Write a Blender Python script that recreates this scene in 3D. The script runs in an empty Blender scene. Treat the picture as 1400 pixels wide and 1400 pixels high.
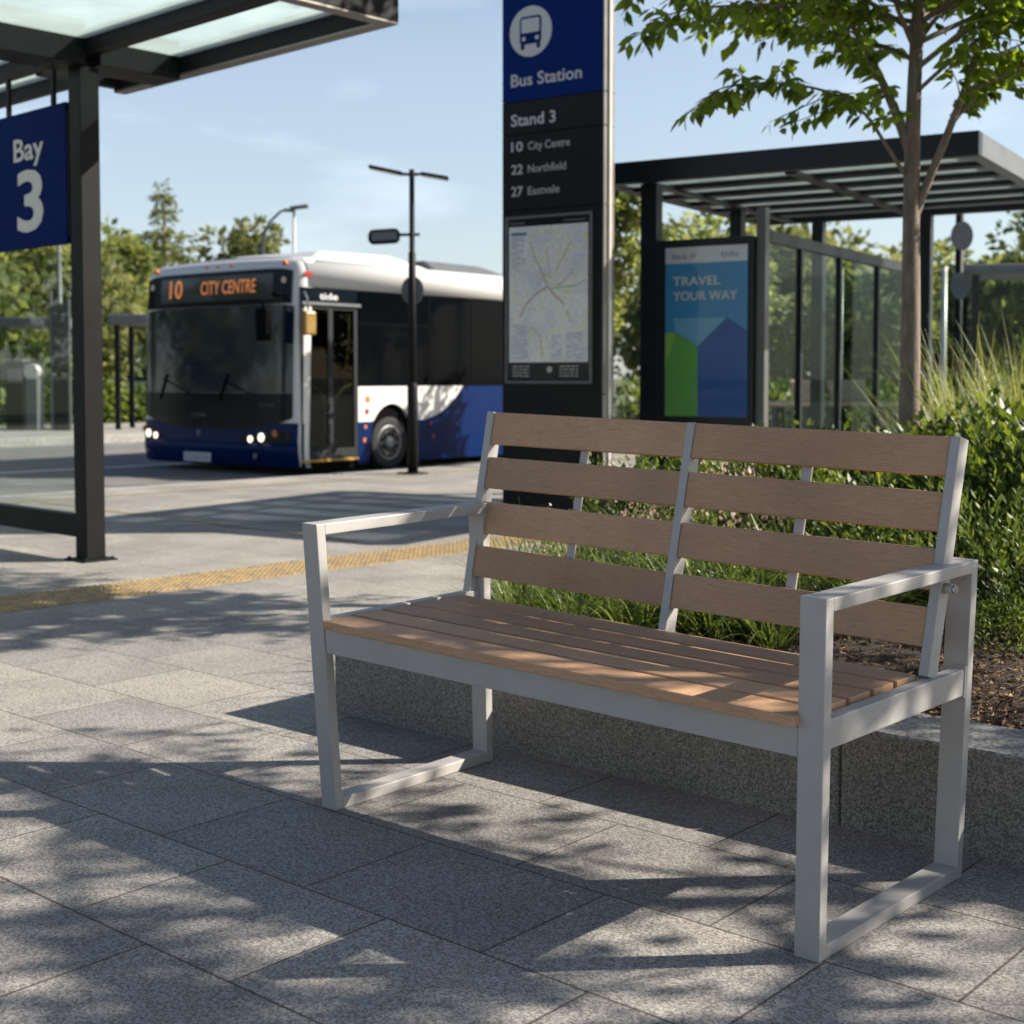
import bpy, bmesh, math, random
import numpy as np
from mathutils import Vector, Matrix
R = math.radians
S = bpy.context.scene
COL = S.collection

# ------------------------------------------------------------------ camera, light, exposure
cam = bpy.data.cameras.new("camera")
camo = bpy.data.objects.new("camera", cam); COL.objects.link(camo)
camo.location = (2.8555, -2.3021, 1.1264)
camo.rotation_euler = (R(90) - 0.05, 0, 2.323893 - R(90))
cam.sensor_width = 36; cam.lens = 1900 / 1400 * 36; cam.shift_y = -0.06423
cam.clip_start = 0.05; cam.clip_end = 2000
cam.dof.use_dof = True; cam.dof.focus_distance = 3.05; cam.dof.aperture_fstop = 5.2
S.camera = camo

SUN_EL, SUN_DIR = R(34), (0.680, 0.733)           # towards the sun, on the ground plane
W = bpy.data.worlds.new("World"); S.world = W; W.use_nodes = True
nt = W.node_tree; nt.nodes.clear()
wo = nt.nodes.new('ShaderNodeOutputWorld'); bg = nt.nodes.new('ShaderNodeBackground')
sky = nt.nodes.new('ShaderNodeTexSky'); sky.sky_type = 'NISHITA'; sky.sun_disc = False
sky.sun_elevation = SUN_EL; sky.sun_rotation = math.atan2(SUN_DIR[0], SUN_DIR[1])
sky.air_density = 1.0; sky.dust_density = 0.9; sky.ozone_density = 1.0
tc = nt.nodes.new('ShaderNodeTexCoord'); mp = nt.nodes.new('ShaderNodeMapping')
mp.inputs['Scale'].default_value = (3, 3, 11)
nz = nt.nodes.new('ShaderNodeTexNoise'); nz.inputs['Scale'].default_value = 1.9; nz.inputs['Detail'].default_value = 7
rp = nt.nodes.new('ShaderNodeValToRGB')
rp.color_ramp.elements[0].position = 0.55; rp.color_ramp.elements[0].color = (0.22, 0.22, 0.22, 1)
rp.color_ramp.elements[1].position = 0.78; rp.color_ramp.elements[1].color = (0.50, 0.50, 0.50, 1)
mx = nt.nodes.new('ShaderNodeMix'); mx.data_type = 'RGBA'
mx.inputs['B'].default_value = (8.6, 9.6, 10.8, 1)
L = nt.links.new
L(tc.outputs['Generated'], mp.inputs['Vector']); L(mp.outputs[0], nz.inputs['Vector'])
sep = nt.nodes.new('ShaderNodeSeparateXYZ'); hz_ = nt.nodes.new('ShaderNodeMapRange')   # thin cloud and haze lie low, the zenith is clear
hz_.inputs['From Min'].default_value = 0.22; hz_.inputs['From Max'].default_value = 0.42; hz_.inputs['To Min'].default_value = 1; hz_.inputs['To Max'].default_value = 0
mlt = nt.nodes.new('ShaderNodeMath'); mlt.operation = 'MULTIPLY'
L(tc.outputs['Generated'], sep.inputs[0]); L(sep.outputs['Z'], hz_.inputs['Value']); L(hz_.outputs[0], mlt.inputs[1])
L(nz.outputs['Fac'], rp.inputs[0]); L(rp.outputs[0], mlt.inputs[0]); L(mlt.outputs[0], mx.inputs['Factor'])
L(sky.outputs[0], mx.inputs['A']); L(mx.outputs['Result'], bg.inputs['Color'])
bg.inputs['Strength'].default_value = 0.062
L(bg.outputs[0], wo.inputs[0])
sl = bpy.data.lights.new("sun", 'SUN'); so = bpy.data.objects.new("sun", sl); COL.objects.link(so)
sl.energy = 5.0; sl.angle = R(0.53); sl.color = (1.0, 0.92, 0.80)
so.rotation_euler = Vector((-SUN_DIR[0] * math.cos(SUN_EL), -SUN_DIR[1] * math.cos(SUN_EL), -math.sin(SUN_EL))).to_track_quat('-Z', 'Y').to_euler()
so.location = (6, 6, 12)
S.view_settings.view_transform = 'Standard'; S.view_settings.look = 'None'
S.view_settings.exposure = 1.15; S.view_settings.gamma = 1
S.render.engine = 'CYCLES'
S.cycles.use_denoising = True
S.cycles.max_bounces = 8; S.cycles.transparent_max_bounces = 24
S.cycles.sample_clamp_indirect = 5

# ------------------------------------------------------------------ materials
def mat_nodes(name):
    m = bpy.data.materials.new(name); m.use_nodes = True
    n = m.node_tree; b = n.nodes['Principled BSDF']
    return m, n, b
def node(n, t, **k):
    x = n.nodes.new(t)
    for a, v in k.items():
        if a in x.inputs: x.inputs[a].default_value = v
        else: setattr(x, a, v)
    return x
def plain(name, col, rough=0.5, metal=0.0, var=0.12, scale=6.0, spec=0.5, bump=0.0, bscale=200.0):
    m, n, b = mat_nodes(name)
    tcn = node(n, 'ShaderNodeTexCoord'); no = node(n, 'ShaderNodeTexNoise'); no.inputs['Scale'].default_value = scale
    no.inputs['Detail'].default_value = 6
    n.links.new(tcn.outputs['Object'], no.inputs['Vector'])
    r = node(n, 'ShaderNodeValToRGB')
    r.color_ramp.elements[0].position = 0.3; r.color_ramp.elements[1].position = 0.7
    r.color_ramp.elements[0].color = (*[c * (1 - var) for c in col], 1)
    r.color_ramp.elements[1].color = (*[min(1, c * (1 + var)) for c in col], 1)
    n.links.new(no.outputs['Fac'], r.inputs[0]); n.links.new(r.outputs[0], b.inputs['Base Color'])
    mr = node(n, 'ShaderNodeMapRange'); mr.inputs['To Min'].default_value = max(0.02, rough - 0.07); mr.inputs['To Max'].default_value = min(1, rough + 0.09)
    n.links.new(no.outputs['Fac'], mr.inputs['Value']); n.links.new(mr.outputs[0], b.inputs['Roughness'])
    b.inputs['Metallic'].default_value = metal; b.inputs['Specular IOR Level'].default_value = spec
    if bump:
        n2 = node(n, 'ShaderNodeTexNoise'); n2.inputs['Scale'].default_value = bscale
        n.links.new(tcn.outputs['Object'], n2.inputs['Vector'])
        bp = node(n, 'ShaderNodeBump'); bp.inputs['Strength'].default_value = bump; bp.inputs['Distance'].default_value = 0.002
        n.links.new(n2.outputs['Fac'], bp.inputs['Height']); n.links.new(bp.outputs[0], b.inputs['Normal'])
    return m
def glass(name, tint=(0.86, 0.92, 0.92), refl=1.0, haze=0.0):
    m = bpy.data.materials.new(name); m.use_nodes = True; n = m.node_tree; n.nodes.clear()
    o = node(n, 'ShaderNodeOutputMaterial'); t = node(n, 'ShaderNodeBsdfTransparent'); g = node(n, 'ShaderNodeBsdfGlossy')
    t.inputs['Color'].default_value = (*tint, 1); g.inputs['Roughness'].default_value = 0.02
    lw = node(n, 'ShaderNodeLayerWeight'); lw.inputs['Blend'].default_value = 0.5
    f = node(n, 'ShaderNodeMath', operation='POWER'); f.inputs[1].default_value = 5.0; n.links.new(lw.outputs['Facing'], f.inputs[0])
    mu = node(n, 'ShaderNodeMath', operation='MULTIPLY_ADD'); mu.inputs[1].default_value = 0.9 * refl; mu.inputs[2].default_value = 0.035 * refl
    mm = node(n, 'ShaderNodeMixShader')
    n.links.new(f.outputs[0], mu.inputs[0]); n.links.new(mu.outputs[0], mm.inputs[0])
    n.links.new(t.outputs[0], mm.inputs[1]); n.links.new(g.outputs[0], mm.inputs[2])
    last = mm
    if haze:
        d = node(n, 'ShaderNodeBsdfDiffuse'); d.inputs['Color'].default_value = (0.62, 0.68, 0.66, 1)
        tr = node(n, 'ShaderNodeBsdfTranslucent'); tr.inputs['Color'].default_value = (0.62, 0.68, 0.66, 1)
        a = node(n, 'ShaderNodeAddShader'); m2 = node(n, 'ShaderNodeMixShader')
        tcn = node(n, 'ShaderNodeTexCoord'); nn = node(n, 'ShaderNodeTexNoise'); nn.inputs['Scale'].default_value = 3
        mr = node(n, 'ShaderNodeMapRange'); mr.inputs['To Min'].default_value = haze * 0.6; mr.inputs['To Max'].default_value = haze * 1.4
        n.links.new(tcn.outputs['Object'], nn.inputs['Vector']); n.links.new(nn.outputs['Fac'], mr.inputs['Value'])
        n.links.new(mr.outputs[0], m2.inputs[0])
        n.links.new(mm.outputs[0], m2.inputs[1]); n.links.new(d.outputs[0], a.inputs[0]); n.links.new(tr.outputs[0], a.inputs[1]); n.links.new(a.outputs[0], m2.inputs[2])
        last = m2
    n.links.new(last.outputs[0], o.inputs[0])
    return m
def emit(name, col, st):
    m, n, b = mat_nodes(name)
    b.inputs['Base Color'].default_value = (*col, 1); b.inputs['Emission Color'].default_value = (*col, 1); b.inputs['Emission Strength'].default_value = st
    b.inputs['Roughness'].default_value = 0.3
    return m
def leafmat(name, c0, c1, trans=0.35, rough=0.45):
    m = bpy.data.materials.new(name); m.use_nodes = True; n = m.node_tree; b = n.nodes['Principled BSDF']; o = n.nodes['Material Output']
    at = node(n, 'ShaderNodeAttribute'); at.attribute_name = 'tone'
    mi = node(n, 'ShaderNodeMix'); mi.data_type = 'RGBA'
    mi.inputs['A'].default_value = (*c0, 1); mi.inputs['B'].default_value = (*c1, 1)
    n.links.new(at.outputs['Fac'], mi.inputs['Factor']); n.links.new(mi.outputs['Result'], b.inputs['Base Color'])
    b.inputs['Roughness'].default_value = rough; b.inputs['Specular IOR Level'].default_value = 0.4
    t = node(n, 'ShaderNodeBsdfTranslucent')
    hs = node(n, 'ShaderNodeHueSaturation'); hs.inputs['Saturation'].default_value = 1.15; hs.inputs['Value'].default_value = 1.7; hs.inputs['Hue'].default_value = 0.485
    n.links.new(mi.outputs['Result'], hs.inputs['Color']); n.links.new(hs.outputs[0], t.inputs['Color'])
    ms = node(n, 'ShaderNodeMixShader'); ms.inputs[0].default_value = trans
    n.links.new(b.outputs[0], ms.inputs[1]); n.links.new(t.outputs[0], ms.inputs[2]); n.links.new(ms.outputs[0], o.inputs[0])
    return m
def granite(name, base, dark, light, scale=150.0):
    m, n, b = mat_nodes(name)
    tcn = node(n, 'ShaderNodeTexCoord')
    vo = node(n, 'ShaderNodeTexVoronoi'); vo.inputs['Scale'].default_value = scale
    no = node(n, 'ShaderNodeTexNoise'); no.inputs['Scale'].default_value = scale * 0.9; no.inputs['Detail'].default_value = 3
    big = node(n, 'ShaderNodeTexNoise'); big.inputs['Scale'].default_value = 2.2; big.inputs['Detail'].default_value = 6
    for x in (vo, no, big): n.links.new(tcn.outputs['Object'], x.inputs['Vector'])
    r = node(n, 'ShaderNodeValToRGB')
    e = r.color_ramp.elements; e[0].position = 0.30; e[0].color = (*dark, 1); e[1].position = 0.72; e[1].color = (*light, 1)
    q = r.color_ramp.elements.new(0.5); q.color = (*base, 1)
    mi = node(n, 'ShaderNodeMix'); mi.data_type = 'FLOAT'; mi.inputs['Factor'].default_value = 0.5
    sp = node(n, 'ShaderNodeSeparateColor'); n.links.new(vo.outputs['Color'], sp.inputs[0])
    n.links.new(sp.outputs[0], mi.inputs['A']); n.links.new(no.outputs['Fac'], mi.inputs['B'])
    n.links.new(mi.outputs['Result'], r.inputs[0])
    r2 = node(n, 'ShaderNodeMapRange'); r2.inputs['From Min'].default_value = 0.3; r2.inputs['From Max'].default_value = 0.7; r2.inputs['To Min'].default_value = 0.82; r2.inputs['To Max'].default_value = 1.12
    n.links.new(big.outputs['Fac'], r2.inputs['Value'])
    mu = node(n, 'ShaderNodeMix'); mu.data_type = 'RGBA'; mu.blend_type = 'MULTIPLY'; mu.inputs['Factor'].default_value = 1
    n.links.new(r.outputs[0], mu.inputs['A']); n.links.new(r2.outputs[0], mu.inputs['B'])
    n.links.new(mu.outputs['Result'], b.inputs['Base Color'])
    b.inputs['Roughness'].default_value = 0.8
    bp = node(n, 'ShaderNodeBump'); bp.inputs['Strength'].default_value = 0.25; bp.inputs['Distance'].default_value = 0.002
    n.links.new(mi.outputs['Result'], bp.inputs['Height']); n.links.new(bp.outputs[0], b.inputs['Normal'])
    return m, n, b, mu, bp, tcn

def paving_mat():
    m, n, b, mu, bp, tcn = granite('granite_paving', (0.243, 0.228, 0.208), (0.134, 0.125, 0.113), (0.365, 0.343, 0.313), 215.0)
    mapn = node(n, 'ShaderNodeMapping'); mapn.inputs['Location'].default_value = (0.09, 0.03, 0); mapn.inputs['Rotation'].default_value = (0, 0, R(-2.2))
    wob = node(n, 'ShaderNodeTexNoise'); wob.inputs['Scale'].default_value = 40
    n.links.new(tcn.outputs['Object'], mapn.inputs['Vector'])
    br = node(n, 'ShaderNodeTexBrick')
    br.inputs['Scale'].default_value = 1; br.inputs['Mortar Size'].default_value = 0.0034; br.inputs['Mortar Smooth'].default_value = 0.25
    br.inputs['Brick Width'].default_value = 0.53; br.inputs['Row Height'].default_value = 0.405; br.offset = 0.5; br.offset_frequency = 2
    br.inputs['Color1'].default_value = (0.84, 0.84, 0.86, 1); br.inputs['Color2'].default_value = (1.13, 1.11, 1.08, 1); br.inputs['Mortar'].default_value = (0.36, 0.31, 0.26, 1)
    n.links.new(mapn.outputs[0], br.inputs['Vector'])
    m2 = node(n, 'ShaderNodeMix'); m2.data_type = 'RGBA'; m2.blend_type = 'MULTIPLY'; m2.inputs['Factor'].default_value = 1
    n.links.new(mu.outputs['Result'], m2.inputs['A']); n.links.new(br.outputs['Color'], m2.inputs['B'])
    # worn patches and drips
    st = node(n, 'ShaderNodeTexNoise'); st.inputs['Scale'].default_value = 0.9; st.inputs['Detail'].default_value = 9; st.inputs['Roughness'].default_value = 0.65
    n.links.new(tcn.outputs['Object'], st.inputs['Vector'])
    sr = node(n, 'ShaderNodeMapRange'); sr.inputs['From Min'].default_value = 0.35; sr.inputs['From Max'].default_value = 0.65; sr.inputs['To Min'].default_value = 0.86; sr.inputs['To Max'].default_value = 1.06
    n.links.new(st.outputs['Fac'], sr.inputs['Value'])
    m3 = node(n, 'ShaderNodeMix'); m3.data_type = 'RGBA'; m3.blend_type = 'MULTIPLY'; m3.inputs['Factor'].default_value = 1
    n.links.new(m2.outputs['Result'], m3.inputs['A']); n.links.new(sr.outputs[0], m3.inputs['B'])
    # gum spots and dark specks
    gv = node(n, 'ShaderNodeTexVoronoi'); gv.inputs['Scale'].default_value = 2.6; n.links.new(tcn.outputs['Object'], gv.inputs['Vector'])
    gn = node(n, 'ShaderNodeTexNoise'); gn.inputs['Scale'].default_value = 60; n.links.new(tcn.outputs['Object'], gn.inputs['Vector'])
    ga = node(n, 'ShaderNodeMath', operation='MULTIPLY_ADD'); ga.inputs[1].default_value = 0.03; n.links.new(gn.outputs['Fac'], ga.inputs[0]); n.links.new(gv.outputs['Distance'], ga.inputs[2])
    gr = node(n, 'ShaderNodeMapRange'); gr.inputs['From Min'].default_value = 0.045; gr.inputs['From Max'].default_value = 0.062; gr.inputs['To Min'].default_value = 0.62; gr.inputs['To Max'].default_value = 1.0
    n.links.new(ga.outputs[0], gr.inputs['Value'])
    m4 = node(n, 'ShaderNodeMix'); m4.data_type = 'RGBA'; m4.blend_type = 'MULTIPLY'; m4.inputs['Factor'].default_value = 1
    n.links.new(m3.outputs['Result'], m4.inputs['A']); n.links.new(gr.outputs[0], m4.inputs['B'])
    n.links.new(m4.outputs['Result'], b.inputs['Base Color'])
    bp2 = node(n, 'ShaderNodeBump'); bp2.inputs['Strength'].default_value = 0.6; bp2.inputs['Distance'].default_value = 0.004; bp2.invert = True
    n.links.new(br.outputs['Fac'], bp2.inputs['Height']); n.links.new(bp.outputs[0], bp2.inputs['Normal']); n.links.new(bp2.outputs[0], b.inputs['Normal'])
    return m
def slat_mat():
    m, n, b = mat_nodes('wood_composite')
    tcn = node(n, 'ShaderNodeTexCoord'); mp_ = node(n, 'ShaderNodeMapping'); mp_.inputs['Scale'].default_value = (16, 190, 190)
    n.links.new(tcn.outputs['Object'], mp_.inputs['Vector'])
    a = node(n, 'ShaderNodeTexNoise'); a.inputs['Scale'].default_value = 1.6; a.inputs['Detail'].default_value = 8; a.inputs['Roughness'].default_value = 0.7; a.inputs['Distortion'].default_value = 1.2
    n.links.new(mp_.outputs[0], a.inputs['Vector'])
    c = node(n, 'ShaderNodeTexNoise'); c.inputs['Scale'].default_value = 4.0; c.inputs['Detail'].default_value = 5
    n.links.new(tcn.outputs['Object'], c.inputs['Vector'])
    r = node(n, 'ShaderNodeValToRGB'); e = r.color_ramp.elements
    e[0].position = 0.30; e[0].color = (0.310, 0.175, 0.097, 1); e[1].position = 0.70; e[1].color = (0.520, 0.312, 0.182, 1)
    q = e.new(0.5); q.color = (0.420, 0.243, 0.137, 1)
    n.links.new(a.outputs['Fac'], r.inputs[0])
    mr = node(n, 'ShaderNodeMapRange'); mr.inputs['From Min'].default_value = 0.3; mr.inputs['From Max'].default_value = 0.7; mr.inputs['To Min'].default_value = 0.88; mr.inputs['To Max'].default_value = 1.12
    n.links.new(c.outputs['Fac'], mr.inputs['Value'])
    oi = node(n, 'ShaderNodeObjectInfo'); mr2 = node(n, 'ShaderNodeMapRange'); mr2.inputs['To Min'].default_value = 0.86; mr2.inputs['To Max'].default_value = 1.14
    n.links.new(oi.outputs['Random'], mr2.inputs['Value'])
    mm = node(n, 'ShaderNodeMath', operation='MULTIPLY'); n.links.new(mr.outputs[0], mm.inputs[0]); n.links.new(mr2.outputs[0], mm.inputs[1])
    mu = node(n, 'ShaderNodeMix'); mu.data_type = 'RGBA'; mu.blend_type = 'MULTIPLY'; mu.inputs['Factor'].default_value = 1
    n.links.new(r.outputs[0], mu.inputs['A']); n.links.new(mm.outputs[0], mu.inputs['B']); n.links.new(mu.outputs['Result'], b.inputs['Base Color'])
    b.inputs['Roughness'].default_value = 0.62
    bp = node(n, 'ShaderNodeBump'); bp.inputs['Strength'].default_value = 0.25; bp.inputs['Distance'].default_value = 0.0012
    n.links.new(a.outputs['Fac'], bp.inputs['Height']); n.links.new(bp.outputs[0], b.inputs['Normal'])
    return m
def map_mat():
    m, n, b = mat_nodes('city_map_print')
    tcn = node(n, 'ShaderNodeTexCoord')
    base = node(n, 'ShaderNodeTexNoise'); base.inputs['Scale'].default_value = 5; base.inputs['Detail'].default_value = 4
    r = node(n, 'ShaderNodeValToRGB'); e = r.color_ramp.elements
    e[0].position = 0.38; e[0].color = (0.68, 0.70, 0.80, 1); e[1].position = 0.62; e[1].color = (0.84, 0.82, 0.78, 1); q = e.new(0.5); q.color = (0.82, 0.80, 0.84, 1)
    n.links.new(tcn.outputs['Object'], base.inputs['Vector']); n.links.new(base.outputs['Fac'], r.inputs[0])
    last = r.outputs[0]
    for sc, th, col, f in ((26, 0.045, (0.45, 0.46, 0.55), 0.6), (11, 0.030, (0.80, 0.74, 0.42), 0.7), (7, 0.018, (0.52, 0.70, 0.50), 0.5)):
        vo = node(n, 'ShaderNodeTexVoronoi'); vo.feature = 'DISTANCE_TO_EDGE'; vo.inputs['Scale'].default_value = sc
        n.links.new(tcn.outputs['Object'], vo.inputs['Vector'])
        lt = node(n, 'ShaderNodeMath', operation='LESS_THAN'); lt.inputs[1].default_value = th; n.links.new(vo.outputs['Distance'], lt.inputs[0])
        mf = node(n, 'ShaderNodeMath', operation='MULTIPLY'); mf.inputs[1].default_value = f; n.links.new(lt.outputs[0], mf.inputs[0])
        mi = node(n, 'ShaderNodeMix'); mi.data_type = 'RGBA'; n.links.new(mf.outputs[0], mi.inputs['Factor']); n.links.new(last, mi.inputs['A']); mi.inputs['B'].default_value = (*col, 1)
        last = mi.outputs['Result']
    n.links.new(last, b.inputs['Base Color']); b.inputs['Roughness'].default_value = 0.25
    return m
def tactile_mat():
    m, n, b = mat_nodes('tactile_yellow')
    tcn = node(n, 'ShaderNodeTexCoord'); no = node(n, 'ShaderNodeTexNoise'); no.inputs['Scale'].default_value = 14; no.inputs['Detail'].default_value = 8
    n.links.new(tcn.outputs['Object'], no.inputs['Vector'])
    r = node(n, 'ShaderNodeValToRGB'); e = r.color_ramp.elements
    e[0].position = 0.35; e[0].color = (0.20, 0.155, 0.10, 1); e[1].position = 0.62; e[1].color = (0.38, 0.265, 0.115, 1)
    n.links.new(no.outputs['Fac'], r.inputs[0]); n.links.new(r.outputs[0], b.inputs['Base Color']); b.inputs['Roughness'].default_value = 0.75
    return m
def bark_mat(name='bark'):
    m, n, b = mat_nodes(name)
    tcn = node(n, 'ShaderNodeTexCoord'); mp_ = node(n, 'ShaderNodeMapping'); mp_.inputs['Scale'].default_value = (40, 40, 9)
    n.links.new(tcn.outputs['Object'], mp_.inputs['Vector'])
    a = node(n, 'ShaderNodeTexNoise'); a.inputs['Scale'].default_value = 1.0; a.inputs['Detail'].default_value = 9; a.inputs['Roughness'].default_value = 0.7
    n.links.new(mp_.outputs[0], a.inputs['Vector'])
    r = node(n, 'ShaderNodeValToRGB'); e = r.color_ramp.elements
    e[0].position = 0.3; e[0].color = (0.085, 0.063, 0.047, 1); e[1].position = 0.7; e[1].color = (0.26, 0.205, 0.155, 1)
    n.links.new(a.outputs['Fac'], r.inputs[0]); n.links.new(r.outputs[0], b.inputs['Base Color']); b.inputs['Roughness'].default_value = 0.85
    bp = node(n, 'ShaderNodeBump'); bp.inputs['Strength'].default_value = 0.6; bp.inputs['Distance'].default_value = 0.006
    n.links.new(a.outputs['Fac'], bp.inputs['Height']); n.links.new(bp.outputs[0], b.inputs['Normal'])
    return m

M = {}
M['paving'] = paving_mat()
M['kerb'] = granite('kerb_granite', (0.27, 0.26, 0.24), (0.18, 0.17, 0.16), (0.35, 0.34, 0.32), 60)[0]
M['wall'] = granite('planter_granite', (0.185, 0.170, 0.147), (0.100, 0.091, 0.079), (0.285, 0.265, 0.232), 250)[0]
M['walltop'] = granite('coping_granite', (0.22, 0.215, 0.205), (0.12, 0.117, 0.11), (0.32, 0.31, 0.30), 110)[0]
M['road'] = plain('road_surface', (0.145, 0.138, 0.13), 0.85, var=0.2, scale=3, bump=0.3, bscale=90)
M['asphalt'] = M['road']
M['far_pave'] = plain('far_pavement', (0.26, 0.245, 0.22), 0.85, var=0.1, scale=1.5)
M['grass_ground'] = plain('grass_ground', (0.06, 0.08, 0.03), 0.95, var=0.35, scale=2)
M['white_paint'] = plain('white_paint', (0.70, 0.69, 0.66), 0.7, var=0.12, scale=10)
M['yellow_paint'] = plain('yellow_paint', (0.30, 0.23, 0.12), 0.75, var=0.25, scale=15)
M['tactile'] = tactile_mat()
M['silver'] = plain('silver_powder_coat', (0.37, 0.352, 0.332), 0.5, 0.1, 0.05, 12, 0.5, 0.05, 900)
M['bolt'] = plain('bolt_steel', (0.45, 0.45, 0.46), 0.25, 0.9, 0.1, 60)
M['slat'] = slat_mat()
M['dark'] = plain('dark_metal', (0.008, 0.0085, 0.009), 0.5, 0.0, 0.15, 5, 0.14)
M['dark_shelter'] = plain('dark_shelter_metal', (0.010, 0.013, 0.016), 0.45, 0.0, 0.15, 4, 0.3)
M['black'] = plain('matt_black', (0.004, 0.004, 0.0045), 0.6, 0, 0.1, 5, 0.02)
M['black_gloss'] = plain('black_gloss', (0.004, 0.007, 0.012), 0.13, 0, 0.1, 5, 0.12)
M['steel'] = plain('brushed_steel', (0.22, 0.205, 0.185), 0.38, 0.5, 0.08, 6)
M['steel_light'] = plain('light_steel', (0.50, 0.475, 0.43), 0.4, 0.2, 0.05, 6)
M['grey'] = plain('grey_metal', (0.115, 0.12, 0.125), 0.5, 0.2, 0.1, 6)
M['post_grey'] = plain('post_grey', (0.085, 0.085, 0.082), 0.45, 0.2, 0.1, 6)
M['lamp_face'] = plain('lamp_diffuser', (0.55, 0.48, 0.38), 0.4, 0, 0.05, 6)
M['sign_blue'] = plain('sign_blue', (0.0015, 0.011, 0.090), 0.7, 0, 0.06, 2, 0.06)
M['sign_blue2'] = plain('sign_royal_blue', (0.003, 0.020, 0.125), 0.7, 0, 0.06, 2, 0.08)
M['sign_black'] = plain('sign_black', (0.006, 0.0065, 0.007), 0.5, 0, 0.08, 3, 0.2)
M['sign_white'] = plain('sign_white', (0.52, 0.515, 0.51), 0.5, 0, 0.03, 6)
M['sign_grey'] = plain('sign_grey_text', (0.42, 0.42, 0.41), 0.5, 0, 0.05, 6)
M['map'] = map_mat()
M['map_red'] = plain('map_red', (0.45, 0.20, 0.16), 0.4); M['map_yellow'] = plain('map_yellow', (0.60, 0.50, 0.18), 0.4); M['map_green'] = plain('map_green', (0.30, 0.48, 0.26), 0.4); M['map_blue'] = plain('map_blue', (0.25, 0.38, 0.55), 0.4)
M['map_paper'] = plain('map_paper', (0.70, 0.70, 0.74), 0.4); M['map_ink'] = plain('map_ink', (0.22, 0.23, 0.27), 0.5); M['map_navy'] = plain('map_navy', (0.06, 0.16, 0.32), 0.5)
M['poster_blue'] = plain('poster_blue', (0.050, 0.23, 0.44), 0.55, 0, 0.05, 2, 0.12)
M['poster_sky'] = plain('poster_pale_blue', (0.14, 0.34, 0.52), 0.55, 0, 0.05, 2, 0.12)
M['poster_navy'] = plain('poster_navy', (0.022, 0.085, 0.28), 0.55, 0, 0.1, 2, 0.12)
M['poster_green'] = plain('poster_green', (0.115, 0.32, 0.075), 0.55, 0, 0.05, 2, 0.12)
M['poster_lime'] = plain('poster_lime', (0.22, 0.42, 0.08), 0.55, 0, 0.05, 2, 0.12)
M['poster_white'] = plain('poster_white', (0.55, 0.56, 0.60), 0.3, 0, 0.03, 2)
M['bus_white'] = plain('bus_white', (0.60, 0.59, 0.565), 0.22, 0, 0.03, 1)
M['bus_blue'] = plain('bus_blue', (0.002, 0.014, 0.072), 0.25, 0, 0.06, 1, 0.12)
M['bus_glass'] = plain('bus_tinted_glass', (0.0020, 0.0030, 0.0042), 0.03, 0, 0.1, 1, 0.04)
M['bus_windscreen'] = plain('bus_windscreen', (0.005, 0.014, 0.028), 0.04, 0, 0.1, 1, 0.5)
M['door_grey'] = plain('door_frame_grey', (0.028, 0.030, 0.033), 0.5, 0, 0.1, 5, 0.1)
M['bus_door_glass'] = glass('bus_door_glass', (0.42, 0.48, 0.50), 0.35)
M['led'] = emit('led_orange', (0.62, 0.20, 0.05), 0.26)
M['amber'] = plain('amber_lens', (0.55, 0.16, 0.03), 0.25)
M['red_lens'] = plain('red_lens', (0.30, 0.03, 0.02), 0.25)
M['headlight'] = emit('headlight_glow', (1.0, 0.86, 0.68), 0.9)
M['yellow_rail'] = plain('yellow_rail', (0.46, 0.26, 0.03), 0.4)
M['gold'] = plain('gold_plastic', (0.22, 0.135, 0.028), 0.4)
M['tyre'] = plain('tyre', (0.016, 0.016, 0.016), 0.85)
M['rim'] = plain('wheel_rim', (0.20, 0.205, 0.21), 0.4, 0.6)
M['plate'] = plain('number_plate', (0.42, 0.44, 0.50), 0.4)
M['soil'] = plain('soil', (0.026, 0.016, 0.010), 0.95, var=0.4, scale=40, bump=0.8, bscale=120)
M['chip'] = leafmat('bark_chips', (0.030, 0.017, 0.010), (0.34, 0.195, 0.095), 0.0, 0.85)
M['bark'] = bark_mat()
M['branch'] = M['bark']
M['leaf'] = leafmat('tree_leaf', (0.055, 0.100, 0.018), (0.175, 0.250, 0.045), 0.6)
M['leaf_far'] = leafmat('far_tree_leaf', (0.075, 0.105, 0.034), (0.25, 0.275, 0.095), 0.45, 0.6)
M['leaf_dark'] = leafmat('dark_tree_leaf', (0.065, 0.085, 0.036), (0.21, 0.22, 0.08), 0.45, 0.6)
M['leaf_shrub'] = leafmat('shrub_leaf', (0.016, 0.036, 0.008), (0.165, 0.215, 0.045), 0.35, 0.45)
M['leaf_shrub2'] = leafmat('fine_shrub_leaf', (0.040, 0.075, 0.016), (0.200, 0.235, 0.055), 0.35)
M['blade'] = leafmat('grass_blade', (0.035, 0.068, 0.014), (0.165, 0.205, 0.055), 0.35)
M['blade_tan'] = leafmat('tall_grass_blade', (0.095, 0.140, 0.030), (0.300, 0.310, 0.105), 0.4)
M['blade_straw'] = leafmat('straw_blade', (0.120, 0.105, 0.045), (0.340, 0.290, 0.130), 0.3)
M['flower'] = leafmat('pink_flower', (0.36, 0.22, 0.20), (0.52, 0.40, 0.36), 0.3)
M['glass'] = glass('clear_glass', (0.86, 0.91, 0.90), 1.0); M['case_glass'] = glass('case_glass', (0.97, 0.975, 0.97), 0.3)
M['roof_glass'] = glass('frosted_roof_glass', (0.72, 0.80, 0.80), 0.5, 0.34)
M['canopy_glass'] = glass('canopy_glass', (0.50, 0.56, 0.58), 0.5, 0.20)
M['shelter_glass'] = glass('shelter_glass', (0.80, 0.87, 0.86), 0.28)
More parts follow.
